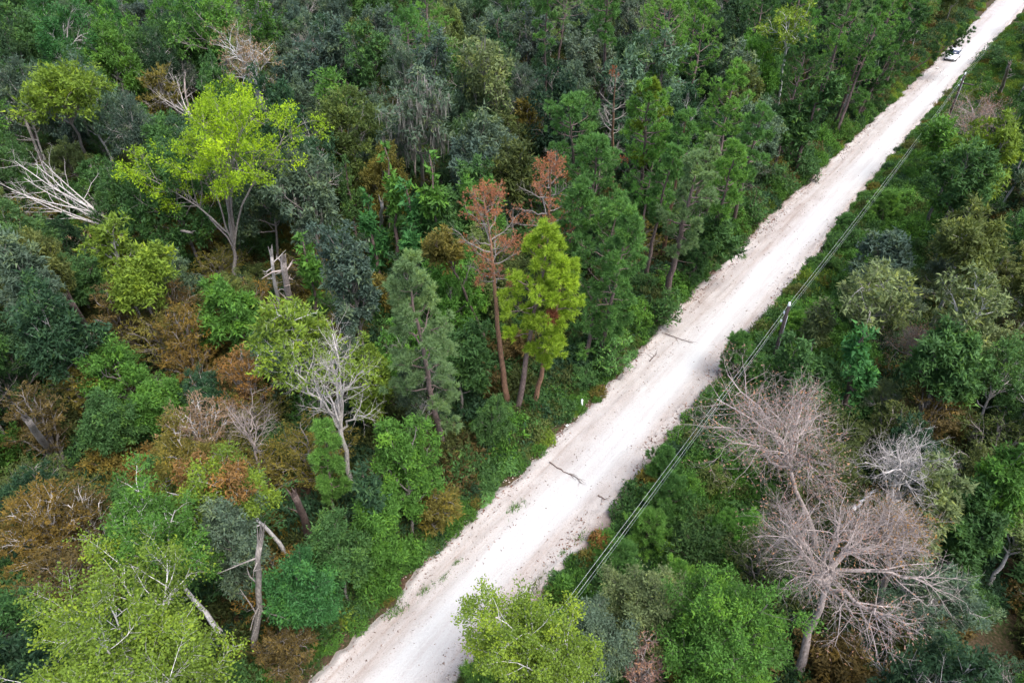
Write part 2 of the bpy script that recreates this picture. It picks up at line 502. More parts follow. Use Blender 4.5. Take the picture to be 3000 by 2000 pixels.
tag(link('gravel', sb.mesh('gravel', tinted('limestone_rubble', [(0, (0.12, 0.08, 0.065)), (0.35, (0.24, 0.18, 0.155)), (0.6, (0.38, 0.32, 0.285)), (1, (0.52, 0.48, 0.45))]))), kind='stuff')
lb = Buf()
def litter(n, vfun, smin, smax):
    u, v = scatter_uv(rr_, n, vfun)
    ok = rr_.random(n) < np.clip((fnoise(u * .3, v * 1.1, 67, 3) - .36) * 4, .08, 1)
    u, v = u[ok], v[ok]; n = len(u)
    x, y = xy(u, v); z = np.maximum(road_height(u, v), 0.0) + 0.02
    L = rr_.uniform(smin, smax, n)[:, None] * (1 + u / 160)[:, None]
    an = rr_.random(n) * 6.28
    d = np.stack([np.cos(an), np.sin(an), rr_.normal(0, .25, n)], -1) * L
    e = np.stack([-np.sin(an), np.cos(an), rr_.normal(0, .25, n)], -1) * L * rr_.uniform(0.15, 0.5, n)[:, None]
    p = np.stack([x, y, z + 0.01], -1)
    lb.add(np.stack([p - d, p + e, p + d, p - e], 1).reshape(-1, 3), np.arange(n * 4).reshape(n, 4), None, np.repeat(rr_.random(n), 4))
litter(8000, lambda n: np.where(rr_.random(n) < .6, -1, 1) * (EDGE - 0.15 + rr_.normal(0, 0.45, n)), 0.04, 0.11)
litter(1500, lambda n: np.choose(rr_.integers(0, 5, n), [-1.3, -2.1, -.62, 1.75, 2.5]) + rr_.normal(0, 0.16, n), 0.03, 0.07)
litter(700, lambda n: rr_.uniform(-3, 3, n), 0.02, 0.06)
tag(link('leaf_litter', lb.mesh('leaf_litter', tinted('dry_leaf', [(0, (0.045, 0.026, 0.020)), (0.5, (0.11, 0.055, 0.042)), (1, (0.21, 0.12, 0.085))]))), kind='stuff')

# bare sandy patches of a second track deep in the wood
def patch(name, px, py, rx, ry, seed):
    p, _ = ground(px, py)
    an = np.linspace(0, 2 * np.pi, 29)[:-1]
    rng = np.random.default_rng(seed)
    k = 1 + rng.normal(0, 0.12, 28)
    ring = np.stack([p[0] + np.cos(an) * rx * k, p[1] + np.sin(an) * ry * k, np.full(28, 0.05)], 1)
    ring2 = ring.copy(); ring2[:, :2] += (ring[:, :2] - p[:2]) * 0.15; ring2[:, 2] = -0.03
    V = np.concatenate([[[p[0], p[1], 0.12]], ring, ring2])
    i = np.arange(28); j = (i + 1) % 28
    b = Buf().add(V, np.stack([1 + i, 29 + i, 29 + j, 1 + j], 1), np.stack([0 * i, 1 + i, 1 + j], 1))
    tag(link(name, b.mesh(name, M_DIRT, True)), kind='structure')
M_DIRT = plain('sandy_track', (0.42, 0.27, 0.17), 0.95, noise=0.4, scale=1.5)
patch('dirt_path', 188, 712, 5.0, 2.8, 1)
patch('dirt_path', 430, 603, 3.4, 2.6, 2)
patch('dirt_path', 85, 735, 3.0, 2.0, 3)

# ------------------------------------------------------------------ plants
PAL = dict(
    lime=(.225, .36, .016), yellowgreen=(.145, .225, .032), bright=(.078, .185, .034), mid=(.060, .135, .042),
    dark=(.036, .082, .040), vdark=(.020, .047, .027), emerald=(.050, .155, .046), greygreen=(.098, .148, .100),
    bluegrey=(.073, .118, .092), mint=(.118, .198, .128), olive=(.100, .132, .040), goldolive=(.138, .124, .030),
    gold=(.150, .106, .026), goldbrown=(.104, .080, .030), tan=(.22, .155, .10), orange=(.37, .165, .098),
    goldorange=(.225, .130, .045), pine=(.105, .230, .068), pinebright=(.140, .290, .066), pineyellow=(.270, .400, .045), pinepale=(.165, .262, .120), pinedark=(.050, .115, .042),
    paleolive=(.150, .198, .085), pinktan=(.27, .165, .135), darkolive=(.070, .094, .030), yellow=(.24, .26, .03), rust=(.22, .085, .05))
BARK = dict(grey=(.20, .18, .165), pale=(.42, .39, .37), white=(.60, .58, .57), brown=(.13, .095, .085), pine=(.17, .125, .115), orangebark=(.25, .145, .095), dark=(.07, .058, .055), pink=(.335, .285, .265))

def poly(rng, p0, p1, n, wob=0.1, sag=None):
    t = np.linspace(0, 1, n)[:, None]
    P = p0 * (1 - t) + p1 * t
    if sag is not None:
        P = P + 4 * t * (1 - t) * sag
    w = rng.normal(0, wob, (n, 3)); w[0] = 0; w[-1] = 0
    return P + w * np.array([1, 1, .4])
def at(P, x):
    x = np.clip(x, 0, 1) * (len(P) - 1); i = np.minimum(np.floor(x).astype(int), len(P) - 2); f = (x - i)[..., None]
    return P[i] * (1 - f) + P[i + 1] * f

def hardwood(rng, h, r, lean, cb=.35, fork=None, nl=None, n2=8, n3=8, m=16, leaf=.27, bez='arch', tr=None, leafed=1.0, frac2=0.0,
             twigs=True, r2=.46, r3=.12, trop=.05, moss=0, n4=0, umin=.42, emin=-.6, upn=1.0, droop=0.0, extra=(), split=False, lw=.62, gnarl=.12, shape=1.0, dense=1.0, trunk_wob=.14, tw0=.5, az_=1.0):
    """tree with trunk, limbs, branches and twigs; returns {part name: [Buf, ...]}"""
    wood, crown, crown2, mossb = Buf(), Buf(), Buf(), Buf()
    lean = np.array([lean[0], lean[1], 0.0])
    tr = tr or 0.0125 * h + 0.012 * r
    zt = (fork[1] if fork else cb + .72 * (1 - cb)) * h
    n = 11
    z = np.linspace(-.25, zt, n)
    T = np.stack([0 * z, 0 * z, z], 1) + rng.normal(0, trunk_wob, (n, 3)) * np.array([1, 1, 0]) * np.linspace(0, 1, n)[:, None]
    bend = lambda zz: lean[None] * (np.clip(zz / h, 0, 1) ** 1.12)[:, None]
    T = T + bend(z)
    TR = tr * np.linspace(1, .42 if fork else .25, n); TR[0] *= 1.5; TR[1] *= 1.12
    tubes(wood, T, TR, 7)
    nl = nl or int(10 + r * 1.7)
    zc, rv = (cb * h + h) / 2, (h - cb * h) / 2
    k = np.arange(nl) + .5
    sz = 1 - (k / nl) * (1 - emin) ** 1.0
    sz = np.clip(sz + rng.normal(0, .06, nl), emin, .98)
    az = k * 2.399 + rng.random() * 6.28 + rng.normal(0, .3, nl)
    cr = np.sqrt(1 - sz ** 2) ** shape
    u = rng.uniform(umin, .9, nl)
    lob = 1 + .30 * np.sin(az + rng.random() * 6) + .22 * np.sin(az * 2 + rng.random() * 6) + .16 * np.sin(az * 3 + rng.random() * 6)
    u = np.clip(u * lob, .3, 1.18)
    tg = np.stack([np.cos(az) * cr * r * u, np.sin(az) * cr * r * u, zc + sz * rv * np.clip(u + .12, 0, .93)], 1)
    for e in extra:
        tg = np.concatenate([tg, [np.asarray(e, float) - lean * (e[2] / h) ** 1.12]])
    nl = len(tg)
    f0, f1 = fork or (cb * .75, None)
    if fork:
        sx = rng.uniform(f0, f1, nl) * h
    else:
        sx = np.minimum(cb * h * .8 + (tg[:, 2] - cb * h) * .62, zt * .97)
    st = at(T, (sx + .25) / (zt + .25))
    tg = tg + bend(tg[:, 2])
    t = np.linspace(0, 1, 8)[None, :, None]
    d = tg - st
    if bez == 'up':
        cpt = st + d * np.array([.28, .28, .68])
    elif bez == 'flat':
        cpt = st + d * np.array([.6, .6, .85])
    else:
        cpt = st + d * np.array([.58, .58, .38])
    L1 = (1 - t) ** 2 * st[:, None] + 2 * t * (1 - t) * cpt[:, None] + t ** 2 * tg[:, None]
    ll = np.linalg.norm(d, axis=1)
    L1 = L1 + np.cumsum(rng.normal(0, gnarl, L1.shape), 1) * (t > .01) * np.minimum(ll / 6, 1)[:, None, None]
    tr1 = np.clip(tr * .46 * (ll / ll.max()) ** .5, .03, None)
    R1 = tr1[:, None] * np.linspace(1, .28, 8)[None]
    P2, R2, i2 = kids(rng, L1, R1, n2, .38, 1.02, .75, np.maximum(ll * .22 + r * r2 * .62, .5), 5, .16, trop)
    P3, R3, i3 = kids(rng, P2, R2, n3, tw0, 1.03, .9, r * r3 + .28, 3, .12, trop, rmin=.006)
    root2 = i2; root3 = i2[i3]
    branches = []
    if split:
        if n4:
            P4, R4, i4 = kids(rng, P3, R3, n4, .2, 1.0, .7, r * .11 + .15, 3, .14, trop * .5, rmin=.005)
            root4 = root3[i4]
        for b in range(nl):
            bb = Buf()
            tubes(bb, L1[b:b + 1], R1[b:b + 1], 6)
            tubes(bb, P2[root2 == b], R2[root2 == b], 4)
            tubes(bb, P3[root3 == b], R3[root3 == b], 3)
            if n4:
                tubes(bb, P4[root4 == b], R4[root4 == b], 3)
            branches.append(bb)
    else:
        tubes(wood, L1, R1, 5)
        tubes(wood, P2, R2, 4)
        okl = rng.random(nl) < leafed
        tubes(wood, P3 if twigs else P3[~okl[i2[i3]]], R3 if twigs else R3[~okl[i2[i3]]], 3)
    if leafed > 0:
        if split and n4:
            src, rt = P4, root4
            par = i4
        else:
            src, rt, par = P3, root3, i3
        ok = rng.random(nl) < leafed if split else okl
        if leafed < 1 and not ok.any():
            ok[0] = True
        two = rng.random(nl) < frac2
        mm = max(1, int(m * dense))
        s1 = ok[rt] & ~two[rt]; s2 = ok[rt] & two[rt]
        if s1.any():
            leaves(crown, rng, src[s1], mm, size=leaf, wid=lw, upn=upn, droop=droop, par=par[s1], tc=.2, jit=.10 + .015 * r)
        if s2.any():
            leaves(crown2, rng, src[s2], mm, size=leaf, wid=lw, upn=upn, droop=droop, par=par[s2], jit=.13 + .02 * r)
    if moss:
        pick = rng.integers(0, len(P2), moss)
        p = at3(P2, pick, rng.uniform(.2, 1, moss))
        L = rng.uniform(.5, 2.2, moss)
        for s in range(4):
            pp = p + rng.normal(0, .16, (moss, 3))
            dx = rng.normal(0, .05, (moss, 3)) * np.array([1, 1, 0])
            e = nrm(rng.normal(0, 1, (moss, 3)) * np.array([1, 1, 0.])) * .045
            z0 = np.array([0, 0, 1.0]) * (L * rng.uniform(.5, 1, moss))[:, None]
            Vm = np.stack([pp - e, pp + e, pp + e * .9 + dx - z0 * .55, pp - e * .9 + dx - z0 * .55, pp + dx * 2 - z0], 1)
            f = (np.arange(moss) * 5)[:, None]
            mossb.add(Vm.reshape(-1, 3), np.concatenate([f, f + 1, f + 2, f + 3], 1), np.concatenate([f + 3, f + 2, f + 4], 1), np.repeat(rng.random(moss), 5))
    out = dict(trunk=[wood])
    if branches:
        out['branch'] = branches
    if crown.n:
        out['crown'] = [crown]
    if crown2.n:
        out['coloured_foliage'] = [crown2]
    if mossb.n:
        out['hanging_moss'] = [mossb]
    return out
def at3(P, idx, t):
    x = t * (P.shape[1] - 1); i = np.minimum(np.floor(x).astype(int), P.shape[1] - 2); f = (x - i)[:, None]
    return P[idx, i] * (1 - f) + P[idx, i + 1] * f

def vine_tree(rng, h, r, lean, n=26, m=34, leaf=.24, cb=.12, spire=1.0, tr=.2, **k):
    """trunk wrapped in climbers: leafy lobes pressed close to the stem, with short spires"""
    wood, crown = Buf(), Buf()
    lean = np.array([lean[0], lean[1], 0.0])
    z = np.linspace(-.25, h * .97, 12)
    T = np.stack([0 * z, 0 * z, z], 1) + rng.normal(0, .12, (12, 3)) * np.array([1, 1, 0]) + lean[None] * (np.clip(z / h, 0, 1))[:, None]
    TR = tr * np.linspace(1.2, .25, 12)
    tubes(wood, T, TR, 6)
    ns = max(2, int(r * 1.6))
    sz = rng.uniform(.35, .75, ns)
    st = at(T, sz)
    an = np.arange(ns) * 2.4 + rng.random() * 6
    en = st + np.stack([np.cos(an) * r * rng.uniform(.6, 1, ns), np.sin(an) * r * rng.uniform(.6, 1, ns), h * rng.uniform(.06, .24, ns) * spire], 1)
    t = np.linspace(0, 1, 8)[None, :, None]
    cp_ = st + (en - st) * np.array([.8, .8, .3])
    LS = (1 - t) ** 2 * st[:, None] + 2 * t * (1 - t) * cp_[:, None] + t * t * en[:, None]
    RS = np.full((ns, 1), tr * .4) * np.linspace(1, .3, 8)
    tubes(wood, LS, RS, 5)
    A = T[None, np.linspace(1, 11, 8).astype(int)]
    P, Rr = np.concatenate([A, LS]), np.concatenate([np.interp(np.linspace(0, 1, 8), np.linspace(0, 1, 12), TR)[None], RS])
    cnt = n
    q = max(5, int(cnt))
    P2, R2, _ = kids(rng, P, Rr, q, cb, 1.02, 1.1, .28 * r + .25, 3, .2, .15)
    P3, R3, i3 = kids(rng, P2, R2, 5, .3, 1.05, .8, .3 + .08 * r, 3, .2, .15, rmin=.006)
    tubes(wood, P2, R2, 3)
    leaves(crown, rng, P3, max(4, m // 4), size=leaf, wid=.75, par=i3, jit=.12, upn=.7, tc=.18)
    return dict(trunk=[wood], crown=[crown])

def pine(rng, h, r, lean, cb=.5, nb=28, n2=8, tf=4, q=24, needle=.30, dead=0.0, tr=None, bare=0, droopy=.0, top=.85, frac2=0.0, wid=.034, spread=.7, **k):
    stem, wood, crown, crown2 = Buf(), Buf(), Buf(), Buf()
    lean = np.array([lean[0], lean[1], 0.0])
    tr = tr or .0135 * h + .02
    z = np.linspace(-.25, h * .985, 14)
    T = np.stack([0 * z, 0 * z, z], 1) + np.cumsum(rng.normal(0, .06, (14, 3)), 0) * np.array([1, 1, 0]) + lean[None] * (np.clip(z / h, 0, 1) ** 1.05)[:, None]
    T[0, :2] = T[1, :2] = 0
    TR = tr * np.linspace(1, .16, 14); TR[0] *= 1.35
    tubes(stem, T, TR, 8)
    s = cb + (1 - cb) * (np.arange(nb) + rng.random(nb)) / nb
    # broad irregular crown, widest about a third of the way up, rounded above
    x = (s - cb) / (1 - cb)
    prof = np.clip(.55 + 1.5 * x, 0, 1) * np.clip((1.06 - x) * 1.9, 0.12, 1) ** .7
    el_add = k.get('el_add', 0)
    L = r * prof * rng.uniform(.6, 1.12, nb)
    an = np.arange(nb) * 2.399 + rng.random() * 6.28 + rng.normal(0, .35, nb)
    el = -.12 + .85 * x + rng.normal(0, .14, nb) - droopy + el_add
    st = at(T, s * h / (h * .985))
    dr = np.stack([np.cos(an) * np.cos(el), np.sin(an) * np.cos(el), np.sin(el)], 1)
    en = st + dr * L[:, None] + np.array([0, 0, 1]) * (.16 * L)[:, None]
    t = np.linspace(0, 1, 7)[None, :, None]
    cp_ = st + (en - st) * np.array([.55, .55, .25]) - np.array([0, 0, .04]) * L[:, None]
    P1 = (1 - t) ** 2 * st[:, None] + 2 * t * (1 - t) * cp_[:, None] + t * t * en[:, None] + rng.normal(0, .05, (nb, 7, 3)) * (t > 0)
    R1 = np.clip(tr * .26 * (L / r), .018, None)[:, None] * np.linspace(1, .3, 7)
    tubes(wood, P1, R1, 4)
    P2, R2, i2 = kids(rng, P1, R1, n2, .36, 1.02, .75, np.clip(L * .34, .35, 1.5), 4, .14, .16, rmin=.008)
    tubes(wood, P2, R2, 3)
    if bare:
        sb_ = rng.uniform(.25, cb, bare); stb = at(T, sb_)
        anb = rng.random(bare) * 6.28
        enb = stb + np.stack([np.cos(anb), np.sin(anb), rng.normal(.1, .2, bare)], 1) * rng.uniform(.4, 1.6, bare)[:, None]
        tubes(wood, np.stack([stb, (stb + enb) / 2 + rng.normal(0, .06, (bare, 3)), enb], 1), np.array([[.028, .02, .008]] * bare), 4)
    n3 = 3
    P3, R3, i3 = kids(rng, P2, R2, n3, .3, 1.0, .7, .34, 3, .1, .2, rmin=.006)
    if dead > 0:
        P4, R4, _ = kids(rng, P3, R3, 3, .2, 1.0, .7, .28, 3, .1, .1, rmin=.005)
        tubes(wood, P3, R3, 3)
    ok = (rng.random(nb) >= dead)[i2[i3]] if dead > 0 else np.ones(len(P3), bool)
    two = (rng.random(nb) < frac2)[i2[i3]]
    for bf, sel in ((crown, ok & ~two), (crown2, ok & two)):
        A = P3[sel]
        if not len(A):
            continue
        tg = rng.normal(0, .13, nb)[i2[i3]][sel]
        for tt in np.linspace(.45, 1.0, tf - 1):
            p = at3(A, np.arange(len(A)), np.full(len(A), tt))
            tufts(bf, rng, p, nrm(A[:, -1] - A[:, 0]) + np.array([0, 0, .3]), q, needle, wid, spread, tg + rng.normal(0, .06, len(A)) + .10 * (tt - .7))
    out = dict(trunk=[stem], boughs=[wood])
    if crown.n:
        out['crown'] = [crown]
    if crown2.n:
        out['coloured_foliage'] = [crown2]
    return out

def spray_bush(rng, h, r, lean, stems=13, n2=12, n3=5, m=14, leaf=.125, twig=True, twigs=True, pale=False, **k):
    """many arching stems carrying flat sprays of small leaves"""
    wood, crown = Buf(), Buf()
    lean = np.array([lean[0], lean[1], 0.0])
    an = np.arange(stems) * 2.399 + rng.random() * 6
    rad = r * np.sqrt((np.arange(stems) + .6) / stems) * rng.uniform(.8, 1.05, stems)
    st = np.stack([np.cos(an) * .15 * rad, np.sin(an) * .15 * rad, np.full(stems, -.1)], 1)
    en = np.stack([np.cos(an) * rad, np.sin(an) * rad, h * (1 - .55 * (rad / r) ** 2) * rng.uniform(.85, 1, stems)], 1)
    en = en + lean[None] * (en[:, 2:3] / h)
    cp_ = st + (en - st) * np.array([.35, .35, .95])
    t = np.linspace(0, 1, 8)[None, :, None]
    P1 = (1 - t) ** 2 * st[:, None] + 2 * t * (1 - t) * cp_[:, None] + t * t * en[:, None] + rng.normal(0, .06, (stems, 8, 3))
    R1 = np.full((stems, 1), .012 * h + .01) * np.linspace(1, .25, 8)
    tubes(wood, P1, R1, 5)
    P2, R2, i2 = kids(rng, P1, R1, n2, .12, 1.0, .8, r * .36 + .25, 5, .1, .0, flat=.8, rmin=.008)
    P3, R3, i3 = kids(rng, P2, R2, n3, .2, 1.0, .7, r * .15 + .15, 3, .1, .02, flat=.8, rmin=.006)
    if twig:
        tubes(wood, P2, R2, 3)
        if twigs:
            tubes(wood, P3, R3, 3)
    leaves(crown, rng, P3, m, t0=.1, size=leaf, wid=.55, jit=.06, upn=1.6, spread=.6, par=i3, tc=.16)
    return dict(trunk=[wood], crown=[crown])

def bush(rng, h, r, lean, lobes=14, m=26, leaf=.15, **k):
    wood, crown = Buf(), Buf()
    an = np.arange(lobes) * 2.399 + rng.random() * 6
    x = np.sqrt((np.arange(lobes) + .4) / lobes)
    en = np.stack([np.cos(an) * r * x * .8, np.sin(an) * r * x * .8, h * (.92 - .5 * x ** 2) * rng.uniform(.75, 1.05, lobes)], 1) + np.array([lean[0], lean[1], 0])
    st = en * np.array([.12, .12, 0]) - np.array([0, 0, .1])
    t = np.linspace(0, 1, 6)[None, :, None]
    cp_ = st + (en - st) * np.array([.5, .5, .7])
    P1 = (1 - t) ** 2 * st[:, None] + 2 * t * (1 - t) * cp_[:, None] + t * t * en[:, None] + rng.normal(0, .05, (lobes, 6, 3))
    R1 = np.full((lobes, 1), .012 * h + .008) * np.linspace(1, .3, 6)
    tubes(wood, P1, R1, 4)
    P2, R2, i2 = kids(rng, P1, R1, 7, .12, 1.0, .9, r * .28 + .12, 4, .15, .1, rmin=.006)
    P3, R3, i3 = kids(rng, P2, R2, 5, .2, 1.05, .8, r * .12 + .1, 3, .1, .1, rmin=.005)
    tubes(wood, P2, R2, 3)
    leaves(crown, rng, P3, m // 2, size=leaf, wid=.6, jit=.07 + .02 * r, par=i3, tc=.17)
    return dict(trunk=[wood], crown=[crown])

def young_pine(rng, h, r, lean, **k):
    return pine(rng, h, r, lean, cb=.08, nb=int(16 + h * 4), n2=5, tf=4, q=k.get('q', 22), needle=.24, tr=.012 * h + .015, wid=k.get('wid', .032))

def snag(rng, h, r, lean, tr=.2, forks=0, **k):
    wood = Buf()
    lean = np.array([lean[0], lean[1], 0.0])
    n = 9
    z = np.linspace(-.2, h, n)
    T = np.stack([0 * z, 0 * z, z], 1) + np.cumsum(rng.normal(0, .07, (n, 3)), 0) * np.array([1, 1, 0]) + lean[None] * (np.clip(z / h, 0, 1) ** k.get('pw', 1.0))[:, None]
    TR = tr * np.linspace(1.1, .72, n); TR[0] *= 1.3
    tubes(wood, T, TR, 8, cap=True)
    # torn splinters at the break
    m = 7
    an = np.arange(m) / m * 6.28 + rng.random(m)
    p = T[-1] + np.stack([np.cos(an), np.sin(an), 0 * an], 1) * tr * .5
    d = nrm(T[-1] - T[-2])[None] + rng.normal(0, .12, (m, 3))
    L = rng.uniform(.15, 1.0, m)[:, None] * min(1.6, .14 * h + .2)
    tubes(wood, np.stack([p - d * .1, p + d * L * .5, p + d * L], 1), np.array([[tr * .34, tr * .22, .01]] * m), 4)
    if forks:
        s = rng.uniform(.35, .95, forks); st = at(T, s); a = rng.random(forks) * 6.28
        en = st + np.stack([np.cos(a), np.sin(a), rng.uniform(.1, .9, forks)], 1) * rng.uniform(.5, 2.0, forks)[:, None]
        P = np.stack([st, (st + en) / 2 + rng.normal(0, .12, (forks, 3)), en], 1)
        Rr = np.array([[tr * .3, tr * .2, .012]] * forks)
        tubes(wood, P, Rr, 5)
        P2, R2, _ = kids(rng, P, Rr, 3, .3, 1, .7, .5, 3, .15, .1)
        tubes(wood, P2, R2, 3)
    return dict(trunk=[wood])

GEN = dict(
    oak=(hardwood, dict(cb=.30, n2=8, n3=8, m=26, leaf=.20, droop=.1)),
    airy=(hardwood, dict(cb=.42, n2=7, n3=7, m=18, leaf=.20, bez='up', split=True)),
    round=(hardwood, dict(cb=.2, n2=9, n3=8, m=24, leaf=.19, umin=.66)),
    vase=(hardwood, dict(cb=.45, fork=(.30, .40), n2=12, n3=8, m=30, leaf=.15, bez='up', split=True, umin=.62, emin=-.25)),
    umbrella=(hardwood, dict(cb=.62, n2=9, n3=8, m=26, leaf=.18, bez='flat', emin=.0)),
    dead=(hardwood, dict(cb=.35, n2=7, n3=6, n4=4, m=0, leafed=0, bez='arch', split=True, gnarl=.2, r2=.62, r3=.22, tw0=.2, emin=-.3)),
    vine=(vine_tree, {}), pine=(pine, {}), deadpine=(pine, dict(dead=.4, cb=.55, nb=24, n2=9, q=13, needle=.15, tf=3, wid=.022, el_add=.05)),
    spray=(spray_bush, {}), bush=(bush, {}), ypine=(young_pine, {}), snag=(snag, {}))
INFO = dict(oak=('oak_tree', 'oak tree'), airy=('broadleaf_tree', 'tree'), round=('broadleaf_tree', 'tree'), vase=('broadleaf_tree', 'tree'), umbrella=('broadleaf_tree', 'tree'),
            dead=('dead_tree', 'dead tree'), vine=('vine_covered_tree', 'vine tree'), pine=('pine_tree', 'pine tree'), deadpine=('dead_pine', 'dead pine'), spray=('understory_shrub', 'shrub'),
            bush=('shrub', 'bush'), ypine=('young_pine', 'young pine'), snag=('broken_trunk', 'snag'))
DBARK = dict(oak='grey', airy='pale', round='grey', vase='grey', umbrella='grey', dead='pink', vine='brown', pine='pine', deadpine='brown', spray='grey', bush='brown', ypine='pine', snag='grey')
CROWNMAT = dict(pine=M_NEEDLE, deadpine=M_NEEDLE, ypine=M_NEEDLE)
M_MOSS = tinted('spanish_moss', [(0, (0.16, 0.15, 0.125)), (1, (0.30, 0.29, 0.255))])

def plant(kind, seed, h, r, loc, lean, col, label=None, group=None, col2=None, bark=None, rz=0.0, **ov):
    fn, base = GEN[kind]
    lod = ov.pop('lod', 1.0)
    kw = {k: p.default for k, p in inspect.signature(fn).parameters.items() if k in ('m', 'leaf', 'q', 'wid', 'twigs') and p.default is not inspect._empty}
    kw.update(base); kw.update(ov)
    # farther plants carry fewer, larger leaves
    if kw.get('m', 0) > 4:
        kw['m'] = max(4, int(round(kw['m'] / lod ** 1.7)))
        kw['leaf'] = kw['leaf'] * lod ** .8
    if 'q' in kw:
        kw['q'] = max(7, int(round(kw['q'] / lod ** 1.3)))
        kw['wid'] = kw['wid'] * lod ** 1.0
    if 'twigs' in kw and lod > 1.25 and kind != 'dead':
        kw['twigs'] = False
    global TRI_LEAF
    TRI_LEAF = lod > 1.05
    parts = fn(np.random.default_rng(seed), h, r, lean, **kw)
    nm, cat = INFO[kind]
    e = link(nm, None, loc=loc, rz=rz)
    e.empty_display_size = 0.3
    tag(e, label, cat, group)
    bk = BARK[bark or DBARK[kind]]
    for pn, bufs in parts.items():
        for b in bufs:
            if pn in ('trunk', 'branch'):
                link(pn, b.mesh(pn, M_BARK, True), e, bk)
            elif pn == 'boughs':
                tag(link(pn, b.mesh(pn, M_BARK, True), e, BARK['grey' if kind == 'deadpine' else 'pine']), kind='stuff')
            elif pn == 'hanging_moss':
                tag(link(pn, b.mesh(pn, M_MOSS), e), kind='stuff')
            else:
                link(pn, b.mesh(pn, CROWNMAT.get(kind, M_LEAF)), e, PAL[col2] if pn == 'coloured_foliage' else PAL[col])
    return e
def copy_plant(src, loc, rz, sc, col, label, group):
    e = src.copy(); COL.objects.link(e)
    e.location, e.rotation_euler, e.scale = loc, (0, 0, rz), sc
    e['label'] = label; e['group'] = group
    for ch in src.children:
        c = ch.copy(); COL.objects.link(c); c.parent = e
        if not ch.name.startswith(('trunk', 'hanging', 'bough')):
            c.color = tuple(col) + (1,)
    return e

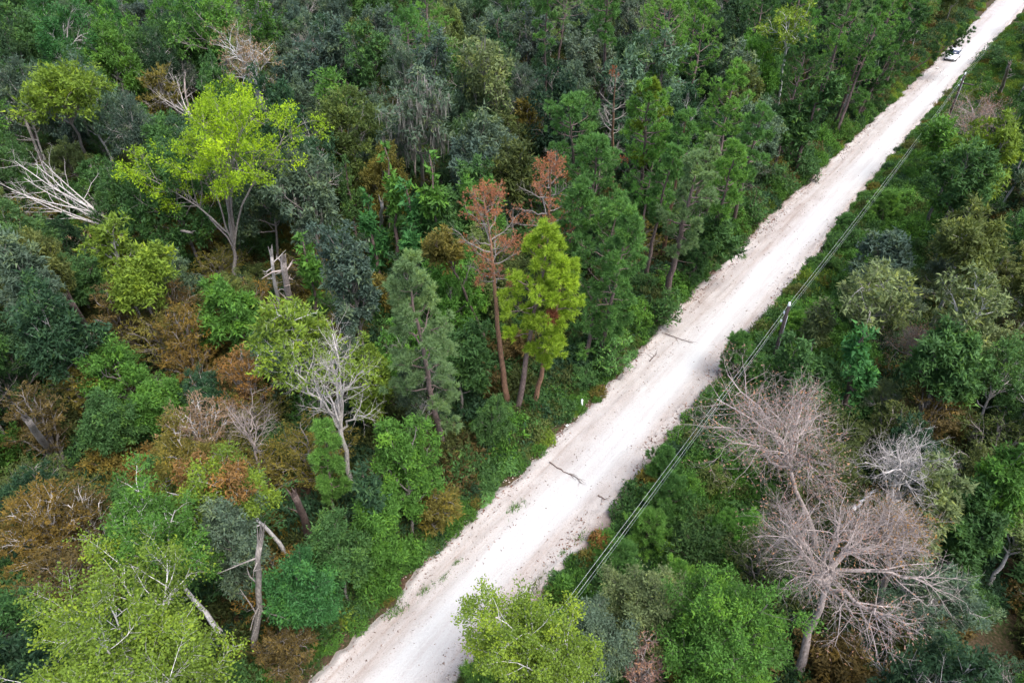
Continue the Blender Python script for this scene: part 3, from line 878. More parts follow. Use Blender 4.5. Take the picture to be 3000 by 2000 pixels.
# ------------------------------------------------------------------ the plants one can point to in the photograph
# kind, px, py (top of the stem), half width in photo px, height m, colour, label, options (b = px, py of the foot)
H = [
 ('vase', 690, 318, 180, 17.5, 'lime', 'tall lime green tree whose grey trunk forks into several upright limbs', dict(b=(692, 866), ex=[(430, 500, 11.0), (400, 520, 10.5)], nl=9, tr=.23, cb=.6, fork=(.27, .40), emin=-.05, lod=1.25, tw0=.6, n2=13, lm='forked lime green tree')),
 ('airy', 692, 112, 104, 17, 'tan', 'half bare tan crowned tree with white limbs and leaning trunk', dict(b=(822, 455), bark='white', m=4, leaf=.20, n2=8, n3=7, nl=11, fork=(.42, .6), cb=.55, leafed=.85, lm='half bare tan tree', emin=-.1)),
 ('umbrella', 160, 240, 118, 15, 'yellowgreen', 'yellow green umbrella shaped tree leaning over dark green oaks', dict(b=(282, 470), lm='yellow green umbrella tree')),
 ('oak', 610, -25, 110, 16, 'bright', 'broad bright green tree cut by the photo upper edge beside a pale trunk', dict(lm='bright upper edge tree')),
 ('airy', 752, -15, 48, 18, 'bright', 'slim bright green tree with bare pale trunk at the photo upper edge', dict(b=(772, 190), bark='pale')),
 ('dead', 520, 315, 30, 6.0, 'tan', 'toppled bare grey tree fanning its twigs behind the lime green tree', dict(b=(640, 420), bark='pale', nl=2, fork=(.5, .93), tr=.16, n2=8, n3=4, n4=3, gnarl=.06, r2=1.2, r3=.3, cb=.6, ex=[(408, 236, 7.5), (438, 226, 7.8), (478, 222, 7.6), (425, 268, 7), (455, 285, 6.6), (500, 235, 7.4)], lm='toppled bare tree')),
 ('spray', 445, 188, 70, 10, 'goldolive', 'golden olive small tree above the toppled bare grey tree', dict(leaf=.2, lm='golden olive tree')),
 ('dead', 235, 590, 60, 8.0, 'tan', 'long leaning dead tree with pale straight branches pointing away from the road', dict(b=(500, 800), bark='pale', nl=2, fork=(.55, .93), tr=.2, bez='arch', n2=7, n3=4, n4=3, gnarl=.05, r2=.9, r3=.2, cb=.6, ex=[(0, 478, 9.5), (25, 520, 9.4), (60, 482, 9.6), (95, 475, 9.0), (-40, 520, 9), (20, 560, 8.4), (120, 520, 8.6), (70, 570, 8.2)], lm='long leaning dead tree')),
 ('oak', 880, 430, 92, 14, 'greygreen', 'grey green oak draped with moss beside the forked lime tree', dict(moss=60, lm='grey green mossy oak by the lime tree')),
 ('airy', 985, 195, 62, 14.5, 'bright', 'slender forked tree with green leaf clumps sleeving its bare limbs', dict(b=(957, 424), fork=(.28, .4), bez='up', bark='brown', nl=8, m=9, lm='slender forked tree')),
 ('snag', 628, 304, 20, 9.5, 'tan', 'short pale broken trunk rising behind the lime green crown', dict(b=(672, 450), bark='pale', tr=.2)),
 ('oak', 850, 118, 62, 14, 'bluegrey', 'blue grey oak behind the half bare tan tree', dict(lm='blue grey oak by the tan tree')),
 ('oak', 962, 55, 72, 14, 'bluegrey', 'blue grey oak near the upper edge above the slender forked tree', dict(lm='upper edge blue oak')),
 ('oak', 1075, 60, 85, 15, 'mid', 'mid green tree with pale twig tips between blue grey oaks', dict(lm='mid green tree among blue oaks')),
 ('oak', 1405, 110, 92, 16, 'paleolive', 'tall olive tree with tan leaf tips and moss hanging under its crown', dict(moss=50, b=(1432, 345), lm='tall tan tipped olive tree')),
 ('oak', 1215, 232, 118, 16, 'greygreen', 'spreading grey green oak with long grey moss hanging beneath', dict(moss=340, cb=.3, m=12, bark='pale', b=(1240, 560), lm='moss draped oak')),
 ('oak', 1250, 72, 60, 16, 'bluegrey', 'narrow blue grey tree with feathery foliage behind the moss draped oak', dict(cb=.08, lm='feathery blue grey tree')),
 ('vine', 1460, 45, 48, 13, 'dark', 'dark green vine smothered dome near the photo upper edge', dict(n=20, lm='dark vine dome')),
 ('oak', 1650, 188, 98, 14, 'vdark', 'very dark green oak in the gap behind the pine stand', dict(cb=.08, lm='very dark oak')),
 ('spray', 1545, 278, 46, 9, 'goldolive', 'small yellow speckled tree in front of the very dark oak', dict(leaf=.2, lm='small yellow speckled tree')),
 ('pine', 1965, -5, 92, 19, 'pinebright', 'broad bright pine reaching the photo upper edge behind the mint tree', dict(lm='bright upper edge pine')),
 ('pine', 1782, -60, 55, 21, 'pine', 'tall pine with long brown bare trunk at the upper edge', dict(b=(1782, 235), cb=.62, lm='long brown pine trunk')),
 ('pine', 1606, 0, 36, 18, 'pine', 'thin pine with small tufted top and bare grey trunk', dict(b=(1592, 230), cb=.6, nb=12, bare=6)),
 ('round', 1885, 112, 118, 15, 'mint', 'large mint green feathery tree behind the reddish dead pine', dict(cb=.1, leaf=.22, m=30, nl=18, lm='large mint green tree')),
 ('pine', 1665, 322, 92, 15.5, 'pine', 'flat topped green pine beside the reddish bare pine', dict(cb=.58, nb=24, b=(1690, 640), lm='flat topped pine')),
 ('deadpine', 1802, 225, 68, 17, 'rust', 'bare dead pine with reddish twigs and orange stripped trunk', dict(b=(1797, 560), bark='orangebark', dead=.9, cb=.38, nb=26, lm='reddish bare pine')),
 ('pine', 1895, 278, 72, 18, 'pinebright', 'bright tufted pine on a tall bare trunk next to reddish dead pine', dict(b=(1872, 660), cb=.55, bare=5, col2='yellowgreen', frac2=.12, lm='bright tufted pine')),
 ('pine', 2012, 350, 52, 16, 'pine', 'slim pine with thin reddish trunk among the roadside pine trunks', dict(b=(1940, 760), bark='orangebark', cb=.6, nb=14, bare=8)),
 ('pine', 2085, 425, 58, 14, 'pinepale', 'pale needled slim pine leaning toward the road among bare trunks', dict(b=(1962, 790), cb=.45, nb=15, bare=6)),
 ('pine', 1760, 435, 112, 16, 'pine', 'big full green pine whose boughs hide most of its trunk', dict(b=(1705, 775), cb=.22, nb=34, lm='big full green pine')),
 ('pine', 1800, 610, 118, 13, 'pine', 'wide soft green pine in the middle of the roadside stand', dict(b=(1706, 1085), cb=.2, nb=34, lm='wide soft green pine')),
 ('pine', 2075, 540, 74, 16.5, 'pinepale', 'thick trunked pine with sparse pale boughs leaning over the roadside', dict(b=(1992, 812), cb=.4, tr=.33, nb=20, bare=9, lm='thick trunked roadside pine')),
 ('deadpine', 1600, 486, 108, 17, 'orange', 'orange dead pine with full rusty top and bare grey lower branches', dict(b=(1578, 905), bark='orangebark', dead=.25, cb=.45, nb=30, lod=1.2, lm='upper orange dead pine')),
 ('deadpine', 1415, 585, 122, 17, 'orange', 'salmon orange dead pine with wispy needles on a peeling forked trunk', dict(b=(1487, 1205), bark='orangebark', lod=1.2, dead=.2, cb=.62, nb=30, el_add=.28, lm='salmon orange dead pine')),
 ('airy', 1268, 700, 42, 13, 'goldolive', 'thin curving tree with a small yellowish tuft beside the orange dead pine', dict(b=(1430, 1020), bark='brown', nl=6, cb=.8, split=False)),
 ('vine', 1132, 430, 32, 14, 'bright', 'bright green spire of vines with a pointed top', dict(n=16, lm='bright vine spire')),
 ('vine', 1263, 455, 34, 14, 'bright', 'bright green vine sleeved limb beside hanging grey moss', dict(n=14)),
 ('vine', 1195, 545, 66, 11, 'emerald', 'emerald mass of climbing vines covering a leaning tree', dict(n=30, lm='emerald vine mass')),
 ('vine', 1075, 570, 34, 10, 'emerald', 'small emerald vine covered stem beside a grey broken snag', dict(n=16)),
 ('snag', 1120, 598, 12, 9, 'tan', 'slender grey broken snag between two vine covered stems', dict(b=(1106, 705), bark='pale', tr=.17)),
 ('round', 1390, 466, 58, 12, 'mid', 'rounded mid green tree behind the orange dead pines', {}),
 ('round', 1412, 520, 66, 11, 'bright', 'rounded brighter green tree just above the salmon orange dead pine', dict(lm='rounded bright tree')),
 ('round', 1292, 560, 66, 10.5, 'mid', 'loose leafy green tree between the vine mass and the orange pines', {}),
 ('oak', 1500, 428, 70, 11, 'darkolive', 'dark olive leafy tree behind the upper orange dead pine', {}),
 ('oak', 1395, 330, 70, 12.5, 'greygreen', 'grey green oak in front of the tall tan tipped olive tree', {}),
 ('oak', 1390, 405, 75, 11, 'bluegrey', 'low blue grey oak crown beside hanging grey moss', {}),
 ('pine', 2150, 212, 96, 17, 'pinebright', 'largest bright green rounded pine beside the wide roadside stand', dict(cb=.1, nb=44, lm='largest rounded pine')),
 ('airy', 2318, 22, 66, 16.5, 'yellowgreen', 'pale stemmed tree with thin yellowish crown and white fork', dict(b=(2292, 310), bark='white', m=7, nl=9, cb=.6, lm='white forked tree')),
 ('pine', 2500, 0, 46, 20, 'pine', 'tall pine leaning with a long bare grey trunk beside the road', dict(b=(2353, 458), cb=.72, nb=13, bare=9, lm='long leaning pine trunk')),
 ('pine', 2585, 22, 62, 17, 'pine', 'green pine standing behind the long leaning bare trunk', dict(cb=.3, lm='pine past the leaning trunk')),
 ('round', 2182, 125, 56, 13, 'greygreen', 'grey green dome shaped tree behind the largest rounded pine', dict(lm='grey green dome')),
 ('round', 2205, 192, 46, 12, 'olive', 'small olive yellow tree in front of the grey green dome', {}),
 ('vine', 2420, 215, 60, 13, 'mid', 'mid green vine hung tree behind the long leaning trunk', dict(n=26)),
 ('vine', 2355, 290, 58, 10, 'mid', 'leafy dark green tree at the foot of the white forked tree', dict(n=26)),
 ('pine', 2690, 40, 62, 15, 'pinedark', 'dark green pine near the parked white car', dict(cb=.2, lm='dark pine near the car')),
 ('pine', 2640, 95, 56, 13, 'pine', 'green pine by the road just before the parked car', dict(cb=.15)),
 ('bush', 2925, 130, 52, 3.6, 'pinedark', 'dark green roadside bush across the road from the parked car', {}),
 ('bush', 2945, 165, 40, 2.6, 'mid', 'mid green bush beneath the power line across from the car', {}),
 ('snag', 2958, 192, 14, 7, 'tan', 'grey splintered snag in the brush near the far utility pole', dict(b=(2940, 255), bark='pink', tr=.25, forks=3)),
 ('dead', 2885, 288, 76, 10, 'pinktan', 'bare reddish grey tree beside the far utility pole', dict(b=(2818, 490), m=2, leafed=.7, leaf=.12, n4=4, bez='up', fork=(.3, .5), lm='bare reddish grey tree')),
 ('airy', 2742, 348, 62, 8.5, 'bright', 'bright green tree leaning under the power line near the road edge', dict(b=(2800, 545), m=13, bark='grey', lm='tree under the power line')),
 ('oak', 2965, 335, 84, 14, 'yellowgreen', 'yellow green tree at the photo side edge beyond the bare reddish tree', dict(lm='yellow green edge tree')),
 ('oak', 2890, 432, 92, 14, 'mid', 'mid green leaning tree with dark trunk on the power line side', dict(b=(2728, 692), cb=.35, lm='leaning mid green tree')),
 ('snag', 2768, 538, 10, 8.0, 'tan', 'bare leaning grey trunk beside the leaning mid green tree', dict(b=(2703, 674), bark='grey', tr=.16)),
 ('airy', 2852, 592, 46, 12, 'olive', 'small olive tree with thin pale limbs in front of dark oaks', dict(b=(2838, 800))),
 ('round', 2625, 688, 78, 7.5, 'bluegrey', 'blue grey rounded tree on the grassy strip beside leaning trunks', dict(lm='blue grey rounded tree')),
 ('airy', 2580, 792, 112, 12.5, 'paleolive', 'pale olive tree with crooked white limbs beside the power line', dict(b=(2532, 1015), m=14, n2=8, n3=8, lm='pale olive crooked tree')),
 ('umbrella', 2860, 690, 96, 13.5, 'olive', 'flat olive yellow crown with pale curving limbs', dict(b=(2745, 900), bark='pale', lm='flat olive crown')),
 ('airy', 2890, 828, 92, 12.5, 'paleolive', 'olive tree full of crooked white twigs near the photo side edge', dict(m=14, n2=8, n3=8, bark='white')),
 ('oak', 2835, 930, 100, 11.5, 'mid', 'broad mid green tree below the twiggy olive tree', dict(lm='broad mid green tree by the edge')),
 ('vine', 2538, 985, 50, 12, 'emerald', 'emerald vine column wrapped around a leaning trunk', dict(b=(2458, 1240), n=30, lm='emerald vine column')),
 ('airy', 2420, 890, 36, 7.5, 'paleolive', 'small pale green tree on the brushy strip by the utility pole', dict(m=10)),
 ('oak', 2362, 1030, 84, 9.5, 'mid', 'leafy light green tree in the brush beyond the near utility pole', dict(b=(2316, 1240), lm='leafy tree past the utility pole')),
 ('dead', 2690, 962, 74, 7.5, 'pinktan', 'small bare reddish tree with drooping twigs amid olive trees', dict(b=(2662, 1130), leafed=.5, m=2, leaf=.1, n4=3)),
 ('spray', 2755, 1130, 92, 6.5, 'goldbrown', 'dark golden brown shrub in the shade below the broad green tree', {}),
 ('spray', 2640, 1200, 80, 5.5, 'darkolive', 'dark olive shrub between the vine column and the bare pink trees', {}),
 ('ypine', 2163, 995, 40, 4.6, 'pine', 'young pine at the road edge near the utility pole', dict(b=(2146, 1100), lm='young roadside pine')),
 ('dead', 2248, 1225, 232, 12.5, 'pinktan', 'wide bare pinkish tree closest to the road with dense fine twigs', dict(b=(2400, 1655), leafed=.7, m=1, leaf=.12, n2=9, n3=6, n4=4, nl=14, cb=.72, bez='up', lm='wide bare pinkish tree')),
 ('dead', 2690, 1262, 128, 13.5, 'tan', 'pale bare tree with upright branching and a few green leaves behind', dict(b=(2560, 1590), bark='pale', bez='up', fork=(.4, .55), nl=11, n4=4, lm='pale upright bare tree')),
 ('dead', 2450, 1560, 245, 11, 'pinktan', 'nearest huge bare tree spreading low twigs from a forked trunk', dict(b=(2333, 1992), leafed=.5, m=1, leaf=.1, n2=9, n3=6, n4=4, nl=15, cb=.7, tr=.26, bez='flat', emin=-.2, lm='huge spreading bare tree')),
 ('dead', 2615, 1500, 130, 11.5, 'goldorange', 'bare brownish tree behind the huge spreading bare tree', dict(b=(2570, 1800), leafed=.7, m=1, leaf=.1, nl=12, cb=.7, lm='brownish bare tree')),
 ('round', 2785, 1360, 62, 11, 'paleolive', 'pale green leafy tree tucked beside the pale upright bare tree', {}),
 ('round', 2985, 1322, 62, 11, 'bright', 'bright green tree at the photo side edge beyond the bare trees', {}),
 ('round', 2930, 1455, 56, 9, 'mid', 'round green tree on the far side of the bare pinkish trees', {}),
 ('vase', 2130, 1742, 160, 9, 'bright', 'large leaved yellow green tree in front of the forked bare trunk', dict(leaf=.13, m=30, fork=(.1, .4), cb=.1, nl=18, split=False, bark='grey', lm='large leaved yellow green tree')),
 ('airy', 1440, 1815, 105, 10, 'yellowgreen', 'leafy young tree with white stems overhanging the road end', dict(b=(1640, 2090), fork=(.15, .4), bez='up', bark='white', m=30, n2=10, n3=8, leaf=.11, nl=9, cb=.4, umin=.75, emin=0, lm='white stemmed tree over the road')),
 ('airy', 1590, 1850, 100, 10, 'yellowgreen', 'yellowish tree with several white stems below the power line', dict(fork=(.1, .4), b=(1680, 2160), bez='up', bark='white', m=26, n2=9, n3=8, leaf=.11, nl=9, cb=.4, umin=.75, emin=0)),
 ('round', 1895, 1690, 110, 7.5, 'paleolive', 'feathery pale green tree beside the large leaved yellow green tree', dict(leaf=.11, m=34, lm='feathery pale green tree')),
 ('round', 1735, 1800, 105, 7, 'greygreen', 'grey green leafy tree near the white stemmed tree', dict(leaf=.115, m=34)),
 ('spray', 1900, 1880, 85, 5.5, 'pinktan', 'twiggy pinkish shrub with reddish leaves in front of green trees', dict(m=3, twig=True, bark='pink')),
 ('pine', 1968, 470, 46, 15, 'pine', 'slim green pine among crossing bare trunks in the middle of the stand', dict(b=(1888, 840), cb=.55, nb=16, bare=7)),
 ('pine', 2165, 455, 56, 15, 'pinebright', 'bright slim pine beside the thick trunked roadside pine', dict(b=(2052, 770), cb=.5, nb=18, bare=6)),
 ('pine', 2245, 335, 52, 16, 'pine', 'green slim pine behind vine hung trees near the leaning bare trunk', dict(b=(2142, 640), cb=.5, nb=17, bare=5)),
 ('pine', 2545, 70, 52, 16, 'pine', 'green pine with reddish trunk just past the long leaning bare trunk', dict(b=(2436, 335), cb=.5, nb=18, bare=6)),
 ('pine', 2738, -15, 48, 17, 'pine', 'slender leaning pine whose bare trunk rises behind the parked car', dict(b=(2688, 160), cb=.6, nb=14, bare=5)),
 ('pine', 1690, 560, 60, 14.5, 'pine', 'green pine with grey trunk between the orange dead pine and the wide soft pine', dict(b=(1640, 900), cb=.5, nb=20, bare=5)),
 ('pine', 2060, 20, 70, 17, 'pinebright', 'bright rounded pine behind the largest rounded pine at the upper edge', dict(cb=.3)),
 ('ypine', 1950, 1330, 44, 2.8, 'pine', 'bushy young pine on the verge under the wires beside the pinkish tree', dict(lm='upper bushy young pine')),
 ('ypine', 1962, 1425, 60, 3.2, 'pine', 'large bushy young pine in the middle of the row below the wires', dict(lm='large bushy young pine')),
 ('ypine', 1905, 1520, 62, 3.0, 'pinebright', 'bright bushy young pine on the verge between two others', {}),
 ('ypine', 1822, 1612, 56, 2.8, 'pine', 'lowest bushy young pine of the row under the wires', dict(lm='lowest bushy young pine')),
 ('ypine', 2225, 1060, 46, 2.8, 'pine', 'young pine in the brush at the foot of the near utility pole', {}),
 ('ypine', 2330, 930, 40, 2.8, 'pinebright', 'young pine in the brush just past the near utility pole', {}),
 ('bush', 1898, 1385, 34, 1.7, 'goldolive', 'reddish green bush at the limestone edge beside young pines', {}),
 ('bush', 1760, 1568, 26, 1.1, 'goldorange', 'small rusty weed clump at the limestone edge', {}),
 ('bush', 1714, 1622, 24, 1.2, 'goldolive', 'small yellowish weed clump below the rusty one', {}),
 ('bush', 1655, 1690, 28, 1.4, 'bright', 'bright green weed clump with reddish tips at the limestone edge', {}),
 # middle, beside the road
 ('pine', 1195, 812, 138, 17, 'pinepale', 'broad pale needled pine with a low curved bough toward the road', dict(b=(1312, 1345), cb=.25, nb=34, tr=.26, lod=1.2, lm='broad pale pine')),
 ('pine', 1600, 696, 112, 16.5, 'pineyellow', 'yellow green pine on a tall bare trunk beside the road', dict(b=(1513, 1232), cb=.5, nb=26, lod=1.25, lm='yellow green pine')),
 ('pine', 1675, 800, 84, 14.5, 'pineyellow', 'yellow green pine with orange peeling trunk and a few rusty needles', dict(b=(1562, 1214), bark='orangebark', cb=.45, nb=22, col2='rust', frac2=.14)),
 ('pine', 1850, 660, 84, 14.5, 'pine', 'soft green pine overhanging the forest edge near the fallen road branches', dict(b=(1776, 1085), cb=.3, nb=28)),
 ('bush', 1830, 990, 66, 4.5, 'pine', 'low hanging green boughs at the road edge beside a yellow green pine', {}),
 ('oak', 2120, 640, 66, 7, 'mid', 'green roadside tree hanging over the rubble beneath thick trunked pines', dict(lm='roadside tree over the rubble')),
 ('ypine', 2128, 745, 38, 5.2, 'pinedark', 'dark pine bough hanging low over the limestone edge', {}),
 ('bush', 2215, 545, 62, 5, 'mid', 'vine tangled roadside bush bulging toward the limestone', {}),
 ('bush', 2300, 470, 60, 4.5, 'mid', 'green roadside bush at the foot of the long leaning bare trunk', {}),
 ('bush', 1985, 850, 60, 4.5, 'mid', 'leafy green roadside bush under thin pine trunks', {}),
 ('dead', 950, 990, 140, 13, 'yellowgreen', 'white barked dead tree with bright forked twigs', dict(b=(1035, 1440), bark='pale', n2=6, n3=5, leafed=.12, m=6, leaf=.16, n4=3, cb=.45, tr=.2, fork=(.35, .6), bez='up', nl=12, lm='white barked dead tree')),
 ('airy', 855, 908, 125, 12, 'yellowgreen', 'yellow green tree with white limbs behind the white dead tree', dict(b=(960, 1235), bark='white', m=15, n2=8, n3=8, lm='yellow green white limbed tree')),
 ('snag', 830, 775, 16, 8.5, 'tan', 'thick grey splintered trunk torn off in the storm', dict(b=(872, 958), bark='pink', tr=.30, forks=6, lm='splintered grey trunks')),
 ('snag', 796, 758, 12, 8.5, 'tan', 'thinner forked grey broken trunk beside the thick splintered one', dict(b=(826, 960), bark='pale', tr=.16, forks=6)),
 ('round', 1000, 632, 72, 13.5, 'bluegrey', 'tall narrow blue grey leafy tree beside splintered grey trunks', dict(cb=.05, lm='narrow blue grey tree')),
 ('vine', 885, 702, 44, 9.5, 'bright', 'round bright green vine clump above splintered grey trunks', dict(n=18, spire=.3)),
 ('round', 655, 842, 88, 7.5, 'bright', 'bright green leafy tree at the foot of the forked lime tree', dict(lm='bright green leafy tree')),
 ('umbrella', 395, 768, 102, 9, 'yellowgreen', 'lime tinted spreading tree above the golden shrubs', dict(cb=.4, bark='grey', lm='lime tinted spreading tree')),
 ('airy', 290, 625, 62, 12.5, 'yellowgreen', 'wispy lime green tree below the long leaning dead tree', dict(m=14, bark='pale')),
 ('spray', 520, 905, 98, 6.5, 'gold', 'golden shrub with green patches beneath the bright green leafy tree', dict(lm='golden green mottled shrub')),
 ('spray', 695, 1040, 88, 6.5, 'goldorange', 'orange gold shrub with fanned leaf sprays beside the white dead tree', dict(lm='orange gold fan shrub')),
 ('spray', 560, 1172, 108, 6, 'tan', 'tan shrub showing many pale bare twigs', dict(m=7, bark='pale', lm='tan twiggy shrub')),
 ('round', 318, 1012, 82, 7, 'bright', 'bright lime green shrubby tree among golden shrubs', dict(leaf=.125, lm='bright lime shrubby tree')),
 ('round', 295, 1180, 74, 6, 'mid', 'fresh green shrubby tree below the bright lime one', dict(leaf=.125, m=32)),
 ('round', 445, 1125, 62, 5.5, 'bright', 'bright green low tree beside the tan twiggy shrub', dict(leaf=.125, m=32)),
 ('snag', 215, 885, 14, 8.5, 'tan', 'straight broken trunk leaning alone over dark shrubs', dict(b=(298, 1024), bark='brown', tr=.24, lm='lone leaning broken trunk')),
 ('snag', 82, 1240, 14, 7.5, 'tan', 'leaning grey trunk base over a dark hollow', dict(b=(168, 1338), bark='grey', tr=.24)),
 ('spray', 60, 1140, 90, 7, 'goldbrown', 'brown leaved shrubby crown over the dark hollow', {}),
 ('spray', 210, 1055, 70, 6.5, 'goldolive', 'rusty olive shrub beside the bright lime shrubby tree', {}),
 ('snag', 563, 690, 14, 7.5, 'tan', 'pale bent broken trunk curving over blue green leaves', dict(b=(515, 775), bark='grey', tr=.15, pw=2.2)),
 ('oak', 30, 690, 90, 13, 'greygreen', 'grey green oak by the photo side edge below the long dead tree', {}),
 ('oak', 85, 860, 105, 12, 'dark', 'dark green tree with pale crooked limbs by the photo side edge', dict(bark='pale', lm='dark tree with crooked limbs')),
 ('vine', 200, 1005, 40, 7.5, 'emerald', 'emerald climber clad small tree near the lone leaning broken trunk', dict(n=16)),
 ('spray', 310, 830, 80, 7.5, 'goldbrown', 'rusty brown shrub beside the lime tinted spreading tree', {}),
 # nearest, forest side
 ('oak', 300, 1790, 330, 12, 'yellowgreen', 'broad yellow green tree filling the lower photo corner with white twigs', dict(bark='white', nl=22, n2=10, n3=10, leaf=.125, m=27, cb=.25, lm='broad yellow green corner tree')),
 ('oak', 330, 1462, 155, 11.5, 'bright', 'long leaning green tree with white twig ends and a diagonal trunk', dict(b=(665, 1880), bark='white', leaf=.14, nl=16, m=28, lm='long leaning green tree')),
 ('spray', 85, 1462, 150, 6, 'gold', 'large golden brown shrub with swept pale twigs', dict(bark='pale', stems=18, n2=15, lm='large golden brown shrub')),
 ('spray', 215, 1445, 78, 5.5, 'goldbrown', 'brown twiggy shrub beside the large golden shrub', dict(bark='pale', m=6)),
 ('spray', 180, 1650, 150, 5, 'goldbrown', 'wide brown shrub layer behind the broad yellow green corner tree', dict(bark='grey', stems=18)),
 ('airy', 620, 1375, 118, 10.5, 'yellowgreen', 'arching tree turning orange and yellow over a pale curved limb', dict(b=(860, 1650), ex=[(560, 1392, 9.0), (500, 1440, 7.6)], col2='goldorange', frac2=.22, bark='white', m=30, n2=8, n3=8, leaf=.13, lm='orange and yellow arching tree')),
 ('round', 625, 1480, 92, 9.5, 'greygreen', 'grey green feathery tree beneath the orange and yellow arching tree', dict(leaf=.14, m=30)),
 ('snag', 768, 1585, 16, 10, 'tan', 'tall pale dead trunk with vine tufts standing near the road', dict(b=(752, 1945), bark='grey', tr=.17, forks=7, lm='tall pale dead trunk')),
 ('round', 868, 1655, 92, 8, 'emerald', 'dense emerald tree close to the road edge', dict(leaf=.13, m=32, n2=10, n3=9, lm='dense emerald tree')),
 ('snag', 845, 1452, 14, 7, 'tan', 'dark snag with a torn pale top above green ground plants', dict(b=(903, 1588), bark='brown', tr=.24, forks=2)),
 ('spray', 850, 1870, 92, 4, 'goldbrown', 'dark golden shrub at the end of the forest edge', {}),
 ('round', 1190, 1215, 72, 9.5, 'bright', 'narrow bright green tree in front of the broad pale pine', dict(b=(1256, 1625), cb=.1, leaf=.14, m=30, lm='narrow bright green tree')),
 ('round', 1080, 1450, 66, 7, 'bright', 'yellowish green leafy tree near a thin leaning trunk', dict(leaf=.13, m=32)),
 ('airy', 1062, 1395, 26, 9, 'dark', 'thin leaning brown trunk with few leaves at the forest edge', dict(b=(1148, 1645), bark='brown', nl=6, m=8, cb=.6, split=False)),
 ('bush', 1110, 1640, 72, 2.2, 'bright', 'patch forming bright green leafy shrub at the forest edge', dict(leaf=.16)),
 ('bush', 1215, 1600, 48, 1.8, 'bright', 'low bright green shrub beside the white limestone', dict(leaf=.16)),
 ('spray', 1345, 1475, 66, 4.5, 'goldolive', 'golden olive shrub leaning over the rubble edge', {}),
 ('pine', 935, 1268, 52, 8, 'pinebright', 'bright tufted small pine beside the white dead tree', dict(cb=.3, nb=14)),
 ('round', 1060, 1010, 62, 9, 'yellowgreen', 'small yellow leaved tree between the white dead tree and the pale pine', dict(leaf=.15, m=28)),
 ('round', 985, 1560, 80, 7, 'mid', 'mid green leafy tree behind the dense emerald tree', dict(leaf=.14, m=30)),
 ('round', 1340, 940, 66, 9, 'mid', 'dark leaved tree in the gap behind the orange dead pine trunk', {}),
]
HEROES = []   # x, y, h, r, image top px, py, half width, depth, short name
seed = 100
for kind, px, py, w, h, col, label, op in H:
    op = dict(op)
    seed += 7
    top, dep = ground(px, py, h * .97)
    r = w / FPX * dep
    b = op.pop('b', None)
    ex = op.pop('ex', None); lm = op.pop('lm', None)
    if b:
        foot, _ = ground(*b)
        # keep the lean believable
        lean = (top - foot)[:2]
        lim = h * (2.6 if lm in ('long leaning dead tree', 'toppled bare tree') else 1.35 if kind in ('dead', 'snag') or lm == 'long leaning green tree' else .55)
        L = np.hypot(*lean)
        if L > lim:
            lean = lean * lim / L
            foot = np.array([top[0] - lean[0], top[1] - lean[1], 0])
    else:
        foot = np.array([top[0], top[1], 0.0]); lean = np.zeros(2)
    fu, fv = uv(foot[0], foot[1])
    if -4.3 < fv < 0:
        foot = np.array([*xy(fu, -4.3 - .25 * min(r, 2)), 0.0])
        lean = (top - foot)[:2]
        L = np.hypot(*lean); lim = h * .42
        if L > lim:
            lean = lean * lim / L
    kw = {}
    if isinstance(ex, list):
        kw['extra'] = [tuple((ground(a, c, z)[0] - foot)) for a, c, z in ex]
    plant(kind, seed, h, r, tuple(foot), lean, col, label, None, lod=op.pop('lod', None) or min(2.4, max(1.0, dep / 28.0)), **op, **kw)
    if abs(uv(foot[0], foot[1])[1]) < 3.6:
        print('ON ROAD', label, round(uv(foot[0], foot[1])[1], 2))
    HEROES.append((top[0], top[1], h, r, px, py, w, dep, lm, foot, kind))
for _px, _py, _w in ((60, 500, 90), (455, 240, 55)):
    _t, _d = ground(_px, _py, 9)
    HEROES.append((_t[0] , _t[1], 2, .5, _px, _py, _w, _d, None, np.array([_t[0], _t[1] - 3, 0]), 'spray'))
hx = np.array([[a[0], a[1], a[2], a[3], a[4], a[5], a[6], a[7]] for a in HEROES])
LAND = [(a[0], a[1], a[8]) for a in HEROES if a[8]]

# ------------------------------------------------------------------ the rest of the wood: copies of twenty kinds
PROTO = {}
def proto(key, kind, sd_, h, r, **ov):
    PROTO[key] = (kind, sd_, h, r, ov)
for i in range(5):
    proto(f'oak{i}', 'oak', 900 + i, 13.5, 4.2, nl=18, leaf=.29, m=18, twigs=False, leafed=.86, bark=['grey', 'pale'][i % 2], moss=30 if i % 2 else 0)
for i in range(3):
    proto(f'round{i}', 'round', 930 + i, 11, 3.4, nl=16, leaf=.24, m=20, twigs=False)
for i in range(3):
    proto(f'airy{i}', 'airy', 940 + i, 13.5, 3.6, m=22, leafed=.8, twigs=False, split=False, n2=8, n3=7)
for i in range(4):
    proto(f'pine{i}', 'pine', 950 + i, 16.5, 3.8, cb=.3 + .08 * i, nb=30)
for i in range(2):
    proto(f'vine{i}', 'vine', 960 + i, 12, 2.2)
for i in range(3):
    proto(f'spray{i}', 'spray', 970 + i, 5.5, 3.2)
for i in range(3):
    proto(f'bush{i}', 'bush', 980 + i, 2.6, 1.7)
for i in range(2):
    proto(f'ypine{i}', 'ypine', 990 + i, 2.6, 1.3)
for i in range(2):
    proto(f'dead{i}', 'dead', 995 + i, 11.5, 3.0, split=False, n4=0, n3=8, nl=10)
LIVE = {}
